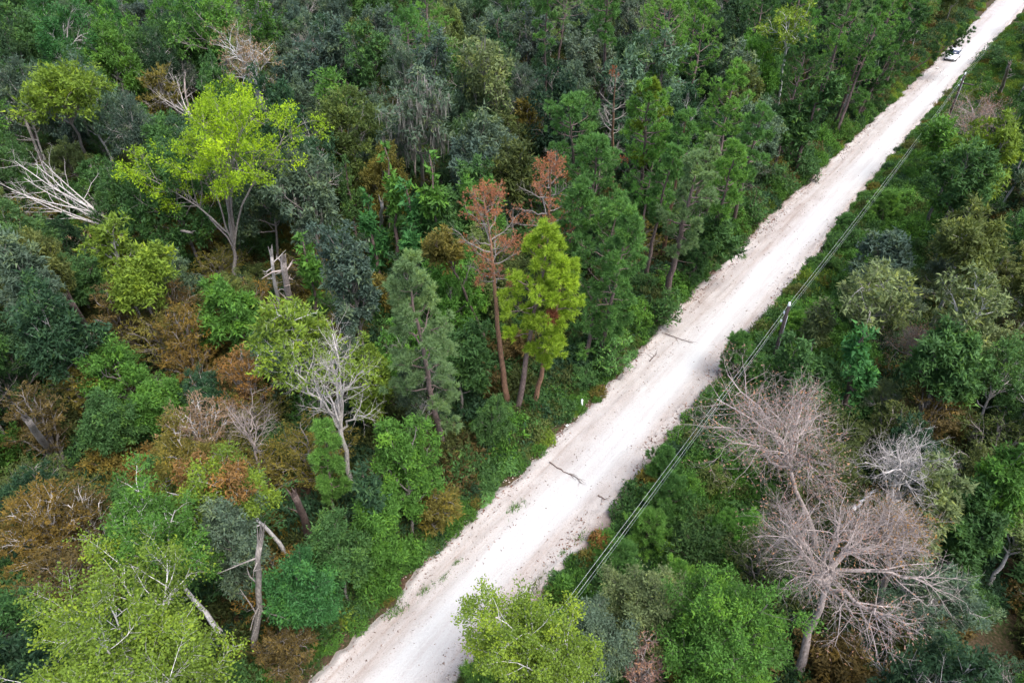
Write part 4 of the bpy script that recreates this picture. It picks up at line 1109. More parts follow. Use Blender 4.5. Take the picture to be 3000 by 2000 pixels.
CN = {'lime': 'lime green', 'yellowgreen': 'yellow green', 'bright': 'bright green', 'mid': 'mid green', 'dark': 'dark green', 'vdark': 'blackish green', 'emerald': 'emerald', 'greygreen': 'grey green',
      'bluegrey': 'blue grey', 'mint': 'mint green', 'olive': 'olive', 'goldolive': 'golden olive', 'gold': 'golden', 'goldbrown': 'golden brown', 'pine': 'green', 'pinebright': 'bright green', 'pinedark': 'dark green',
      'pinepale': 'pale green', 'paleolive': 'pale olive', 'darkolive': 'dark olive', 'tan': 'bare grey', 'pinktan': 'bare pinkish', 'rust': 'rusty'}
KN = dict(oak='oak', round='round tree', airy='airy tree', pine='pine', vine='vine hung tree', spray='shrub', bush='bush', ypine='young pine', dead='dead tree')
GR = dict(oak='oaks of the wood', round='round leafy trees of the wood', airy='airy trees of the wood', pine='pines of the wood', vine='vine hung trees of the wood', spray='understory shrubs of the wood',
          bush='bushes along the road and power line', ypine='young pines under the power line', dead='bare dead trees of the wood')
USED = {}
def autolabel(kind, col, x, y, h0, h, rf=1.0):
    d = sorted(((math.hypot(x - a, y - b), a, b, n) for a, b, n in LAND))
    def rel(a, b):
        dx, dy = x - a, y - b
        fwd = (dx * x + dy * y) / max(1e-6, math.hypot(x, y))
        return 'behind' if fwd > 1.5 else 'in front of' if fwd < -1.5 else 'beside'
    big = 'small ' if h < h0 * .88 else 'large ' if h > h0 * 1.12 else ''
    wd = 'narrow ' if rf < .8 else 'broad ' if rf > 1.0 else ''
    base = f'{big}{wd}{CN[col]} {KN[kind]}'
    n0 = d[0]
    tries = [f'{base} {rel(n0[1], n0[2])} the {n0[3]}']
    tries += [f'{base} between the {n0[3]} and the {q[3]}' for q in d[1:7]]
    tries += [f'{base} {rel(p_[1], p_[2])} the {p_[3]} and {rel(q[1], q[2])} the {q[3]}' for p_ in d[:3] for q in d[:5] if p_ is not q]
    for t in tries:
        w = len(t.split())
        if t not in USED and 4 <= w <= 16:
            USED[t] = 1
            return t
    ok_ = [t for t in tries if len(t.split()) <= 16]
    return ok_[0] if ok_ else f'{CN[col]} {KN[kind]} {rel(n0[1], n0[2])} the {n0[3]}'
def place(key, x, y, h, rfac, col, rng, tilt=.10):
    kind, sd_, h0, r0, ov = PROTO[key]; ov = dict(ov)
    sc = h / h0
    s = (sc * rfac, sc * rfac, sc)
    c = np.array(PAL[col]) * rng.uniform(.85, 1.18) * rng.uniform(.93, 1.07, 3)
    label = autolabel(kind, col, x, y, h0, h, rfac)
    an_ = rng.uniform(.78, 1.28) ** .5
    s = (s[0] * an_, s[1] / an_, s[2])
    tl = rng.normal(0, tilt / 2, 2) if kind not in ('bush', 'spray') else np.zeros(2)
    rz = rng.random() * 6.28
    if key not in LIVE:
        e = plant(kind, sd_, h0, r0, (x, y, 0), (0, 0), col, label, GR[kind], rz=rz, lod=dict(pine=1.6, spray=1.35, bush=1.1).get(kind, 1.2), **ov)
        e.scale = s
        for ch in e.children:
            if not ch.name.startswith(('trunk', 'hanging', 'bough')):
                ch.color = tuple(c) + (1,)
        LIVE[key] = e
        e.rotation_euler = (tl[0], tl[1], rz)
        return e
    e = copy_plant(LIVE[key], (x, y, 0), rz, s, c, label, GR[kind])
    e.rotation_euler = (tl[0], tl[1], rz)
    return e
rng = np.random.default_rng(42)
placed = []
def zone(x, y):
    p = proj((x, y, 0))
    return (p[0], p[1]) if p else (0, 3000)
def pick(table, rng):
    k = list(table); w = np.array([table[a] for a in k], float)
    return k[rng.choice(len(k), p=w / w.sum())]
def hidden_hero(x, y, h, r):
    """would this crown stand in front of one of the trees above"""
    t = proj((x, y, h * .97)); m = proj((x, y, h * .55))
    if not t or not m:
        return False
    wpx = r * FPX / m[2] * .85
    x0, x1, y0, y1 = m[0] - wpx, m[0] + wpx, t[1], m[1]
    dist = math.hypot(x, y)
    for a in HEROES:
        kind = a[10]
        hd = math.hypot(a[9][0], a[9][1])
        if dist > hd + 1.0:
            continue
        px, py, w = a[4], a[5], a[6]
        deep = 1.5 if kind not in ('spray', 'bush', 'ypine', 'snag') else .9
        bx0, bx1 = px - w * .8, px + w * .8
        by0, by1 = py, py + w * deep
        if kind == 'snag' or kind in ('pine', 'deadpine', 'vase', 'dead'):
            fp = proj((a[9][0], a[9][1], 0.8))
            if fp and kind != 'pine' or (fp and w < 60):
                # the stem stays in view as well
                for q in (.35, .6, .85):
                    sx_, sy_ = px + (fp[0] - px) * q, py + (fp[1] - py) * q
                    if x0 < sx_ < x1 and y0 < sy_ < y1 + 40:
                        return True
        ox, oy = min(x1, bx1) - max(x0, bx0), min(y1, by1) - max(y0, by0)
        if ox > 0 and oy > 0 and ox * oy > .07 * (bx1 - bx0) * (by1 - by0):
            return True
    return False
def crowded(x, y, r, k=.72):
    if len(placed):
        P = np.array(placed)
        if (np.hypot(P[:, 0] - x, P[:, 1] - y) < k * (P[:, 2] + r)).any():
            return True
    d = np.hypot(hx[:, 0] - x, hx[:, 1] - y)
    return bool((d < .62 * (np.minimum(hx[:, 3], 4.5) + r)).any())
def inview(x, y, h, mx=150):
    a, b = proj((x, y, h)), proj((x, y, 0))
    if not a or not b:
        return False
    m = proj((x, y, h * .5))
    return -mx < m[0] < 3000 + mx and m[1] > -25 and a[1] < 2000 + 150
cand = []
for gx in np.arange(-130, 175, 2.6):
    for gy in np.arange(14, 205, 2.6):
        cand.append((gx + rng.uniform(-1.3, 1.3), gy + rng.uniform(-1.3, 1.3)))
cand = np.array(cand)
cand = cand[np.argsort(np.hypot(cand[:, 0], cand[:, 1]) + rng.normal(0, 6, len(cand)))]
TREES = 0
def tree_table(px, py, u, v):
    if v > 0:
        return ({'oak': 5, 'round': 2, 'airy': 2.5, 'vine': .4, 'pine': .6, 'dead': .3}, {'mid': 4, 'olive': 2, 'dark': 2.5, 'paleolive': 2, 'bright': 1, 'greygreen': 1})
    if v > -26 and u > 42:
        return ({'pine': 7, 'oak': 2.0, 'round': 1.5, 'vine': .7, 'airy': .6}, {'mid': 3, 'dark': 3, 'bright': 1, 'greygreen': 1, 'olive': .6})
    if py < 520 and px < 760:
        return ({'oak': 7, 'vine': .8, 'round': 2, 'airy': 2, 'dead': .4}, {'mid': 4, 'dark': 3.5, 'bright': 1.5, 'greygreen': 2, 'emerald': 1.2, 'bluegrey': 1.2})
    if py < 620:
        return ({'oak': 7, 'airy': 1.6, 'round': 1.5, 'vine': .5, 'pine': .9, 'dead': .35}, {'greygreen': 4, 'bluegrey': 3, 'dark': 2, 'mid': 2, 'olive': 1.2, 'paleolive': .8})
    return ({'oak': 3, 'round': 4, 'airy': 1.5, 'vine': .5, 'dead': .3}, {'mid': 3.4, 'dark': 2.8, 'bright': 1.6, 'greygreen': 1.6, 'olive': 1, 'goldolive': .5})
count = {}
for x, y in cand:
    u, v = uv(x, y)
    if -5.6 < v < 10.5 or (v > 0 and v < 15 and rng.random() < .4):
        continue
    if -6.8 < v < 0 and u > 150:
        continue
    px, py = zone(x, y)
    kt, ct = tree_table(px, py, u, v)
    kind = pick(kt, rng)
    h = dict(oak=13.8, round=11, airy=14, pine=16.5, vine=11.5, dead=11)[kind] * rng.uniform(.78, 1.18)
    if v > 0:
        h *= .82
    if py > 1150:
        h *= .72
    key = kind + str(rng.integers(0, sum(1 for k in PROTO if k.rstrip('0123456789') == kind)))
    _, _, h0, r0, _ = PROTO[key]
    rf = rng.uniform(.68, 1.08)
    r = r0 * h / h0 * rf
    if not inview(x, y, h) or crowded(x, y, r):
        continue
    if math.hypot(x, y) < 22 and abs(v) < 20:
        continue
    if hidden_hero(x, y, h, r):
        h *= .55; rf *= 1.15
        r = r0 * h / h0 * rf
        if kind in ('pine', 'dead') or hidden_hero(x, y, h, r):
            continue
    col = pick(ct, rng)
    if kind == 'pine':
        col = pick({'pine': 5, 'pinebright': 2.5, 'pinedark': 2, 'pinepale': 1.5}, rng)
    if kind == 'dead':
        col = 'tan'
    if kind == 'vine' and col not in ('mid', 'dark', 'bright', 'emerald'):
        col = 'mid'
    place(key, x, y, h, rf, col, rng)
    placed.append((x, y, r))
    count[kind] = count.get(kind, 0) + 1
def copy_snags():
    src = [plant('snag', 700 + i, 7.5, .3, (0, 0, 0), ((.5, .2), (1.6, .4), (.9, -.8))[i], 'tan', 'x', 'x', bark=('grey', 'pale', 'pink')[i], tr=.13, forks=6) for i in range(3)]
    used, k = [False] * 3, 0
    for x, y in cand[rng.permutation(len(cand))]:
        u, v = uv(x, y)
        px, py = zone(x, y)
        if (-5.5 < v < 12) or not (-60 < px < 3060 and -40 < py < 1900) or k >= 60 or math.hypot(x, y) < 30:
            continue
        P = np.array(placed)
        if (np.hypot(P[:, 0] - x, P[:, 1] - y) < .55 * P[:, 2]).any() or (np.hypot(hx[:, 0] - x, hx[:, 1] - y) < 2.2).any():
            continue
        q = k % 3
        sc = rng.uniform(.75, 1.35)
        CN['_s'] = ('grey', 'pale', 'pinkish grey')[q]
        lab = autolabel('snag', '_s', x, y, 1.0, sc, 1.0)
        if used[q]:
            copy_plant(src[q], (x, y, 0), rng.random() * 6.28, (sc, sc, sc), (.3, .3, .3), lab, 'broken stems of the wood')
        else:
            used[q] = True
            src[q].location, src[q].scale, src[q].rotation_euler = (x, y, 0), (sc, sc, sc), (0, 0, rng.random() * 6.28)
            src[q]['label'] = lab; src[q]['group'] = 'broken stems of the wood'
        k += 1
KN['snag'] = 'broken stem'
copy_snags()
# shrubs under and between the trees, and along the road and the power line
placed_s = []
def crowded_s(x, y, r):
    if placed_s:
        P = np.array(placed_s)
        if (np.hypot(P[:, 0] - x, P[:, 1] - y) < .62 * (P[:, 2] + r)).any():
            return True
    return False
for x, y in cand[rng.permutation(len(cand))]:
    u, v = uv(x, y)
    if abs(v) < float(edge_off(np.array([u]), 0 if v < 0 else 1)[0]) + .7 or math.hypot(x, y) > 105:
        continue
    px, py = zone(x, y)
    if not (-150 < px < 3150 and -60 < py < 2150):
        continue
    strip = 0 < v < 12.5 or -6.4 < v < 0
    if strip:
        kind = pick({'bush': 5, 'ypine': 2.2 if v > 0 else .4}, rng)
        h = rng.uniform(1.1, 3.1) if v > 0 else rng.uniform(1.6, 3.8)
        if v > 0 and rng.random() < .12:
            continue
        if 0 < v < 5.6:
            h *= .6
        col = pick({'bright': 3, 'mid': 5, 'dark': 1.2, 'olive': 1, 'emerald': 1}, rng) if kind == 'bush' else pick({'pine': 3, 'pinebright': 2}, rng)
    else:
        gold = v < 0 and py > 560 and px < 1050
        kind = pick({'spray': 5 if gold else 2.5, 'bush': 3}, rng)
        h = rng.uniform(3.2, 6.0) if kind == 'spray' else rng.uniform(2.0, 4.2)
        col = pick({'goldbrown': 1.2, 'gold': 1.2, 'goldolive': 2.6, 'darkolive': 2, 'mid': 2.6, 'bright': 1.6} if gold else {'darkolive': 3, 'mid': 3, 'dark': 3, 'goldbrown': 1.0, 'goldolive': 1.2}, rng)
    key = kind + str(rng.integers(0, sum(1 for k in PROTO if k.rstrip('0123456789') == kind)))
    _, _, h0, r0, _ = PROTO[key]
    rf = rng.uniform(.9, 1.3)
    r = r0 * h / h0 * rf
    if crowded_s(x, y, r) or hidden_hero(x, y, h, r):
        continue
    d = np.hypot(hx[:, 0] - x, hx[:, 1] - y)
    if (d < .5).any() or count.get(kind, 0) >= (300 if kind == 'bush' else 240):
        continue
    place(key, x, y, h, rf, col, rng)
    placed_s.append((x, y, r))
    count[kind] = count.get(kind, 0) + 1
print('COUNTS', count, len(H))

# ------------------------------------------------------------------ undergrowth nobody could count
def patch_mesh(kind, sd_):
    r_ = np.random.default_rng(sd_)
    b = Buf()
    if kind == 'grass':
        n = 240
        p = r_.normal(0, .42, (n, 3)) * np.array([1, 1, 0])
        d = nrm(np.array([0, 0, 1.0]) + r_.normal(0, .42, (n, 3)))
        e = nrm(np.cross(d, r_.normal(0, 1, (n, 3)))) * .018
        L = r_.uniform(.35, .95, n)[:, None]
        bend = r_.normal(0, .12, (n, 3)) * L
        V = np.stack([p - e, p + e, p + d * L * .6 + e * .8, p + d * L * .6 - e * .8, p + d * L + bend - np.array([0, 0, .12])], 1)
        f = (np.arange(n) * 5)[:, None]
        b.add(V.reshape(-1, 3), np.concatenate([f, f + 1, f + 2, f + 3], 1), np.concatenate([f + 3, f + 2, f + 4], 1), np.repeat(r_.random(n), 5))
    else:
        n = 260
        an, ra = r_.random(n) * 6.28, np.sqrt(r_.random(n))
        z = (1 - ra ** 2 * .7) * r_.uniform(.35, 1.0, n)
        p = np.stack([np.cos(an) * ra, np.sin(an) * ra, z], 1)[:, None] + np.zeros((1, 2, 1))
        p[:, 1] += r_.normal(0, .12, (n, 3))
        leaves(b, r_, p, 4, t0=0, t1=1, size=.17, jit=.06, wid=.6, upn=1.1, tc=.2)
    return b.mesh('patch', M_UNDER)
pc = bpy.data.collections.new('undergrowth_kinds')
for i, k in enumerate(['leaf', 'leaf', 'leaf', 'grass', 'grass']):
    o = bpy.data.objects.new(f'undergrowth_patch{i}', patch_mesh(k, 70 + i))
    pc.objects.link(o)
def spread_stuff(name, pts, cols, idx, scl, rzs):
    me = bpy.data.meshes.new(name)
    n = len(pts)
    me.vertices.add(n)
    me.vertices.foreach_set('co', np.asarray(pts, np.float32).ravel())
    for an_, ty, dat in (('ucol', 'FLOAT_COLOR', np.concatenate([cols, np.ones((n, 1))], 1)), ('uidx', 'INT', idx), ('urz', 'FLOAT', rzs)):
        a = me.attributes.new(an_, ty, 'POINT')
        a.data.foreach_set('color' if ty == 'FLOAT_COLOR' else 'value', np.asarray(dat, np.int32 if ty == 'INT' else np.float32).ravel())
    a = me.attributes.new('usc', 'FLOAT_VECTOR', 'POINT'); a.data.foreach_set('vector', np.asarray(scl, np.float32).ravel())
    o = link(name, me)
    ng = bpy.data.node_groups.new(name, 'GeometryNodeTree')
    ng.interface.new_socket('Geometry', in_out='INPUT', socket_type='NodeSocketGeometry')
    ng.interface.new_socket('Geometry', in_out='OUTPUT', socket_type='NodeSocketGeometry')
    gi, go = ng.nodes.new('NodeGroupInput'), ng.nodes.new('NodeGroupOutput')
    iop = ng.nodes.new('GeometryNodeInstanceOnPoints')
    ci = ng.nodes.new('GeometryNodeCollectionInfo')
    ci.inputs['Collection'].default_value = pc
    ci.inputs['Separate Children'].default_value = True
    ci.inputs['Reset Children'].default_value = True
    def named(n_, ty):
        q = ng.nodes.new('GeometryNodeInputNamedAttribute'); q.data_type = ty; q.inputs['Name'].default_value = n_
        return q.outputs['Attribute']
    cx = ng.nodes.new('ShaderNodeCombineXYZ')
    ng.links.new(named('urz', 'FLOAT'), cx.inputs[2])
    ng.links.new(gi.outputs[0], iop.inputs['Points'])
    ng.links.new(ci.outputs[0], iop.inputs['Instance'])
    iop.inputs['Pick Instance'].default_value = True
    ng.links.new(named('uidx', 'INT'), iop.inputs['Instance Index'])
    ng.links.new(cx.outputs[0], iop.inputs['Rotation'])
    ng.links.new(named('usc', 'FLOAT_VECTOR'), iop.inputs['Scale'])
    ng.links.new(iop.outputs[0], go.inputs[0])
    md = o.modifiers.new('spread', 'NODES'); md.node_group = ng
    tag(o, kind='stuff')
    return o
rng = np.random.default_rng(77)
pts, cols, idx, scl = [], [], [], []
gp = rng.uniform((-110, 8), (165, 190), (26000, 2))
gu = rng.uniform(-2, 175, 15000)
gv = np.where(rng.random(15000) < .8, rng.uniform(2.6, 15, 15000), rng.uniform(-6.5, -2.6, 15000))
gp = np.concatenate([gp, np.stack(xy(gu, gv), 1)])
for x, y in gp:
    u, v = uv(x, y)
    if abs(v) < edge_off(np.array([u]), 0 if v < 0 else 1)[0] + rng.uniform(0.0, .9 if v < 0 else .6):
        continue
    px, py = zone(x, y)
    if not (-120 < px < 3120 and -40 < py < 2250):
        continue
    dist = math.hypot(x, y)
    if rng.random() > min(1, (dist / 150) ** 0.0):
        continue
    strip = 0 < v < 13
    if strip or (v < 0 and v > -5.2):
        far = u > 118
        g = rng.random() < (.6 if far else .28 if strip else .12)
        c = pick({'bright': 5.5, 'mid': 4, 'olive': 1.1, 'dark': 1.0, 'pine': 1.2, 'goldolive': .5 if not far else 1.6, 'yellowgreen': .4 if not far else 5}, rng)
        s = rng.uniform(.4, 1.15); zz = s * rng.uniform(.5, 1.7)
        if abs(v) < 4:
            zz *= .55; s *= .7
        idx.append(rng.integers(3, 5) if g else rng.integers(0, 3))
    else:
        gold = v < 0 and py > 480 and px < 1150
        c = pick({'goldbrown': 1.4, 'darkolive': 3, 'goldolive': 1.8, 'mid': 2.5, 'dark': 2} if gold else {'darkolive': 2.4, 'dark': 3, 'mid': 2, 'goldbrown': .9}, rng)
        s = rng.uniform(.8, 1.7); zz = s * rng.uniform(.6, 1.5)
        idx.append(rng.integers(0, 3))
    skip = False
    for qx, qy in ((188, 712), (430, 603), (85, 735)):
        g0 = ground(qx, qy)[0]
        if (x - g0[0]) ** 2 + (y - g0[1]) ** 2 < 16:
            skip = True
    if skip:
        idx.pop(); continue
    pts.append((x, y, 0)); cols.append(np.array(PAL[c]) * rng.uniform(.7, 1.15)); scl.append((s, s, zz))
spread_stuff('undergrowth', np.array(pts), np.array(cols), np.array(idx), np.array(scl), rng.random(len(pts)) * 6.28)
print('UNDERGROWTH', len(pts))

# grass tufts standing on the limestone shoulders
gtuft = None
def tuft_mesh(sd_):
    r_ = np.random.default_rng(sd_)
    b = Buf(); n = 90
    p = r_.normal(0, .16, (n, 3)) * np.array([1.6, .7, 0])
    d = nrm(np.array([0, 0, 1.0]) + r_.normal(0, .6, (n, 3)))
    e = nrm(np.cross(d, r_.normal(0, 1, (n, 3)))) * .014
    L = r_.uniform(.1, .32, n)[:, None]
    V = np.stack([p - e, p + e, p + d * L], 1)
    b.add(V.reshape(-1, 3), None, np.arange(n * 3).reshape(-1, 3), np.repeat(r_.random(n), 3))
    return b.mesh('grass_tuft', M_LEAF)
TM = [tuft_mesh(1), tuft_mesh(2)]
for k, (px, py, s, lab) in enumerate([(1247, 1730, 1.3, 'green grass tuft on the limestone where the wood begins'), (1152, 1790, 1.5, 'bright grass tuft at the lowest shoulder edge'), (1172, 1793, 1.2, 'long grass tuft beside the lowest shoulder tuft'),
        (1303, 1692, .9, 'small thin grass tuft higher on the rough shoulder'), (1340, 1650, .8, 'faint grass sprig on the pale shoulder'), (1704, 1571, 1.5, 'dark green grass tuft on the power line shoulder'),
        (1612, 1712, 1.4, 'lone dark weed tuft beside the brush edge'), (1575, 1710, 1.9, 'taller reddish green weed in the limestone by the brush'), (1650, 1620, 1.0, 'short grass sprig between stones on the power line shoulder'),
        (2180, 755, 1.2, 'single dark grass tuft on the shoulder by the roadside tree'), (1510, 1490, 1.6, 'green grass line along the rut nearest the wood')]):
    p, _ = ground(px, py, .12)
    z = float(road_height(np.array(uv(p[0], p[1])[0:1]), np.array(uv(p[0], p[1])[1:2]))[0])
    o = link('grass_tuft', TM[k % 2], color=PAL['bright'] if k != 7 else PAL['olive'], loc=(p[0], p[1], z), rz=math.atan2(RD[1], RD[0]), sc=(s, s, s))
    tag(o, lab, 'grass tuft', 'grass tufts on the limestone')

# ------------------------------------------------------------------ fallen wood
def stick(name, label, cat, pts, r0, bark, kids_n=0, sd_=5, sides=6, group=None):
    r_ = np.random.default_rng(sd_)
    W3 = []
    for px, py, z in pts:
        p, _ = ground(px, py, z)
        W3.append(p)
    W3 = np.array(W3)
    o0 = W3[0].copy()
    t = np.linspace(0, len(W3) - 1, len(W3) * 4)
    P = np.stack([np.interp(t, np.arange(len(W3)), W3[:, k]) for k in range(3)], 1) - o0
    P[1:-1] += r_.normal(0, r0 * .5, (len(P) - 2, 3)) * np.array([1, 1, .3])
    Rr = r0 * np.linspace(1, .35, len(P))
    b = Buf()
    tubes(b, P, Rr, sides, cap=True)
    if kids_n:
        P2, R2, _ = kids(r_, P[None], Rr[None], kids_n, .35, 1.0, .6, .8, 4, .2, 0, flat=.9, rmin=.012)
        P2[..., 2] = np.maximum(P2[..., 2], -.02)
        tubes(b, P2, R2, 4)
    o = link(name, b.mesh(name, M_BARK, True), None, BARK[bark], tuple(o0))
    tag(o, label, cat, group)
stick('fallen_branch', 'long brown fallen branch lying across the near part of the road', 'fallen branch', [(1610, 1352, .26), (1650, 1380, .26), (1690, 1398, .28), (1705, 1415, .28)], .045, 'brown', 6, 3)
stick('fallen_branch', 'thin fallen branch across the road near the orange dead pines', 'fallen branch', [(1948, 976, .26), (1985, 990, .27), (2030, 1004, .28)], .038, 'brown', 5, 4)
stick('fallen_branch', 'short dark brown branch on the forest side shoulder', 'fallen branch', [(1903, 1058, .22), (1914, 1046, .22), (1924, 1036, .24)], .05, 'brown', 5, 6)
stick('fallen_branch', 'reddish stick half buried in the power line shoulder', 'fallen branch', [(1752, 1450, .2), (1775, 1462, .2)], .06, 'brown', 2, 7)
stick('fallen_log', 'dark fallen log lying behind a narrow bright green tree', 'fallen log', [(1075, 1418, .7), (1190, 1412, .6), (1300, 1395, .5)], .22, 'dark', 0, 9, 8)
stick('fallen_log', 'pale grey fallen trunk crossing the brush in the shade', 'fallen log', [(2700, 1532, 1.2), (2760, 1528, 1.1), (2850, 1508, .9)], .12, 'pink', 2, 11, 8)
stick('fallen_branch', 'crooked pale dead limb above the olive brush between bare trees', 'fallen branch', [(2500, 1494, 6.0), (2528, 1466, 6.4), (2560, 1440, 6.8)], .11, 'white', 2, 12)
stick('fallen_log', 'thin pale leaning pole of dead wood in the dark brush', 'fallen log', [(2868, 1305, .6), (2925, 1210, 4.0)], .06, 'pale', 0, 15)
stick('fallen_log', 'weathered grey log lying in the olive brush by the lower corner', 'fallen log', [(2712, 1898, .8), (2762, 1918, .75), (2815, 1938, .7)], .13, 'grey', 2, 16, 8)

# litter by the road
def lump(name, label, cat, px, py, z, size, mat, rz=0.0):
    p, _ = ground(px, py, z)
    r_ = np.random.default_rng(int(px))
    k, m = 8, 5
    V = []
    for j in range(m):
        a = j / (m - 1)
        for i in range(k):
            t = i / k * 6.283
            rr = math.sin(max(.12, a) * 3.0) ** .7
            V.append((math.cos(t) * rr * size[0] * (1 + r_.normal(0, .12)), math.sin(t) * rr * size[1] * (1 + r_.normal(0, .12)), a * size[2]))
    F = [(j * k + i, j * k + (i + 1) % k, (j + 1) * k + (i + 1) % k, (j + 1) * k + i) for j in range(m - 1) for i in range(k)]
    T = [(4 * k, 4 * k + i, 4 * k + i + 1) for i in range(1, k - 1)]
    o = link(name, Buf().add(V, F, T).mesh(name, mat, True), loc=tuple(p), rz=rz)
    tag(o, label, cat)
M_WHITE = plain('white_plastic', (.82, .86, .9), .45)
# white marker post with a cap
def post():
    p, _ = ground(1704, 1189, 0.0)
    e = link('marker_post', None, loc=tuple(p)); tag(e, 'small white marker post at the forest edge of the road', 'marker post')
    b = Buf(); tubes(b, np.array([(0, 0, -.1), (0, 0, .2), (0, 0, .22)]), np.array([.09, .09, .05]), 8, cap=True)
    link('base', b.mesh('base', M_WHITE), e)
    b = Buf(); tubes(b, np.array([(0, 0, .26), (0, 0, .62), (0, 0, .66)]), np.array([.075, .075, .05]), 8, cap=True)
    link('post', b.mesh('post', M_WHITE), e)
    b = Buf(); tubes(b, np.array([(0, 0, .2), (0, 0, .28)]), np.array([.05, .05]), 8)
    link('collar', b.mesh('collar', M_WHITE), e)
post()
lump('paper_scrap', 'tiny white scrap on the rubble where the wood meets the road', 'litter', 1661, 1246, .15, (.12, .08, .06), M_WHITE, .6)
lump('crushed_can', 'blue and white litter at the forest side edge of the limestone', 'litter', 1284, 1618, .1, (.12, .09, .09), plain('blue_litter', (.12, .3, .62), .4), .4)
lump('white_stone', 'white stone lying on the road in front of the car', 'stone', 2746, 201, .25, (.2, .16, .16), plain('white_stone', (.75, .72, .68), .9, noise=.2), .3)

# ------------------------------------------------------------------ utility poles and wires
M_POLE = plain('creosoted_wood', (.045, .034, .034), .85, noise=.4, scale=4)
M_STEEL = plain('galvanised_steel', (.62, .66, .70), .35, .6)
M_CERAM = plain('grey_porcelain', (.72, .78, .84), .25)
M_WIRE = plain('aluminium_wire', (.62, .65, .63), .45, .25)
HW = [6.75, 5.95, 5.2]
side = np.array([RN[0], RN[1], 0])
P1 = ground(2252, 1100)[0]; P2_ = ground(2772, 363)[0]
ax3 = (P2_ - P1); SPAN = np.linalg.norm(ax3); ax3 = ax3 / SPAN
poles = [P1 - ax3 * SPAN, P1, P2_, P2_ + ax3 * SPAN]
def cyl(b, p0, p1, r0, r1=None, k=10):
    tubes(b, np.array([p0, (np.array(p0) + np.array(p1)) / 2, p1], float), np.array([r0, (r0 + (r1 or r0)) / 2, r1 or r0]), k, cap=True)
def utility_pole(p, label, far=False):
    e = link('utility_pole', None, loc=(p[0], p[1], 0)); tag(e, label, 'utility pole', 'poles of the power line')
    b = Buf(); cyl(b, (0, 0, -.5), (0, 0, 6.6), .17, .12, 12)
    link('shaft', b.mesh('shaft', M_POLE, True), e)
    b = Buf(); cyl(b, (0, 0, 6.55), (0, 0, 6.72), .05, .05); cyl(b, (0, 0, 6.70), (0, 0, 6.92), .11, .08)
    link('insulator', b.mesh('insulator', M_CERAM, True), e)
    for hz in HW[1:]:
        s = -side * (.09 if hz == HW[1] else .12)
        b = Buf(); cyl(b, s, s * 1.9, .035, .03, 6); cyl(b, s * 1.9 - np.array([0, 0, .08]), s * 1.9 + np.array([0, 0, .1]), .075, .06, 8)
        o = link('insulator', b.mesh('insulator', M_CERAM, True), e); o.location = (0, 0, hz)
    b = Buf(); cyl(b, (-ax3[0] * .15 + side[0] * .14, -ax3[1] * .15 + side[1] * .14, .2), (side[0] * .13, side[1] * .13, 5.8), .018, .018, 5)
    link('ground_conduit', b.mesh('ground_conduit', M_STEEL, True), e)
    if far:
        b = Buf(); a0 = side * .1; a1 = side * 1.5
        cyl(b, a0 + np.array([0, 0, 5.55]), a1 + np.array([0, 0, 5.55]), .085, .085, 4); cyl(b, a0 + np.array([0, 0, 4.9]), side * .9 + np.array([0, 0, 5.5]), .03, .03, 5)
        link('crossarm', b.mesh('crossarm', M_POLE), e)
utility_pole(P1, 'near dark wooden utility pole with a white top insulator beside the road')
utility_pole(P2_, 'far dark wooden utility pole with a short side arm past the bend of brush', True)
for k, (hz, lab) in enumerate([(6.86, 'upper bright overhead wire on the pole tops'), (HW[1], 'middle bright overhead wire just beneath the upper wire'), (HW[2], 'lower thin grey overhead wire of the three')]):
    off = [np.zeros(3), -side * .10, -side * .22][k]
    b = Buf()
    o0 = poles[0]
    for a, c in zip(poles[:-1], poles[1:]):
        t = np.linspace(0, 1, 25)[:, None]
        Q = (a * (1 - t) + c * t) + off + np.array([0, 0, hz]) - np.array([0, 0, 1]) * (.55 + .1 * k) * 4 * t * (1 - t) - o0
        tubes(b, Q, np.full(25, .0062 if k < 2 else .005), 5)
    o = link('power_line_wire', b.mesh('power_line_wire', M_WIRE if k < 2 else plain('weathered_wire', (.34, .38, .38), .5, .2), True), loc=tuple(o0))
    tag(o, lab, 'overhead wire', 'wires of the power line')

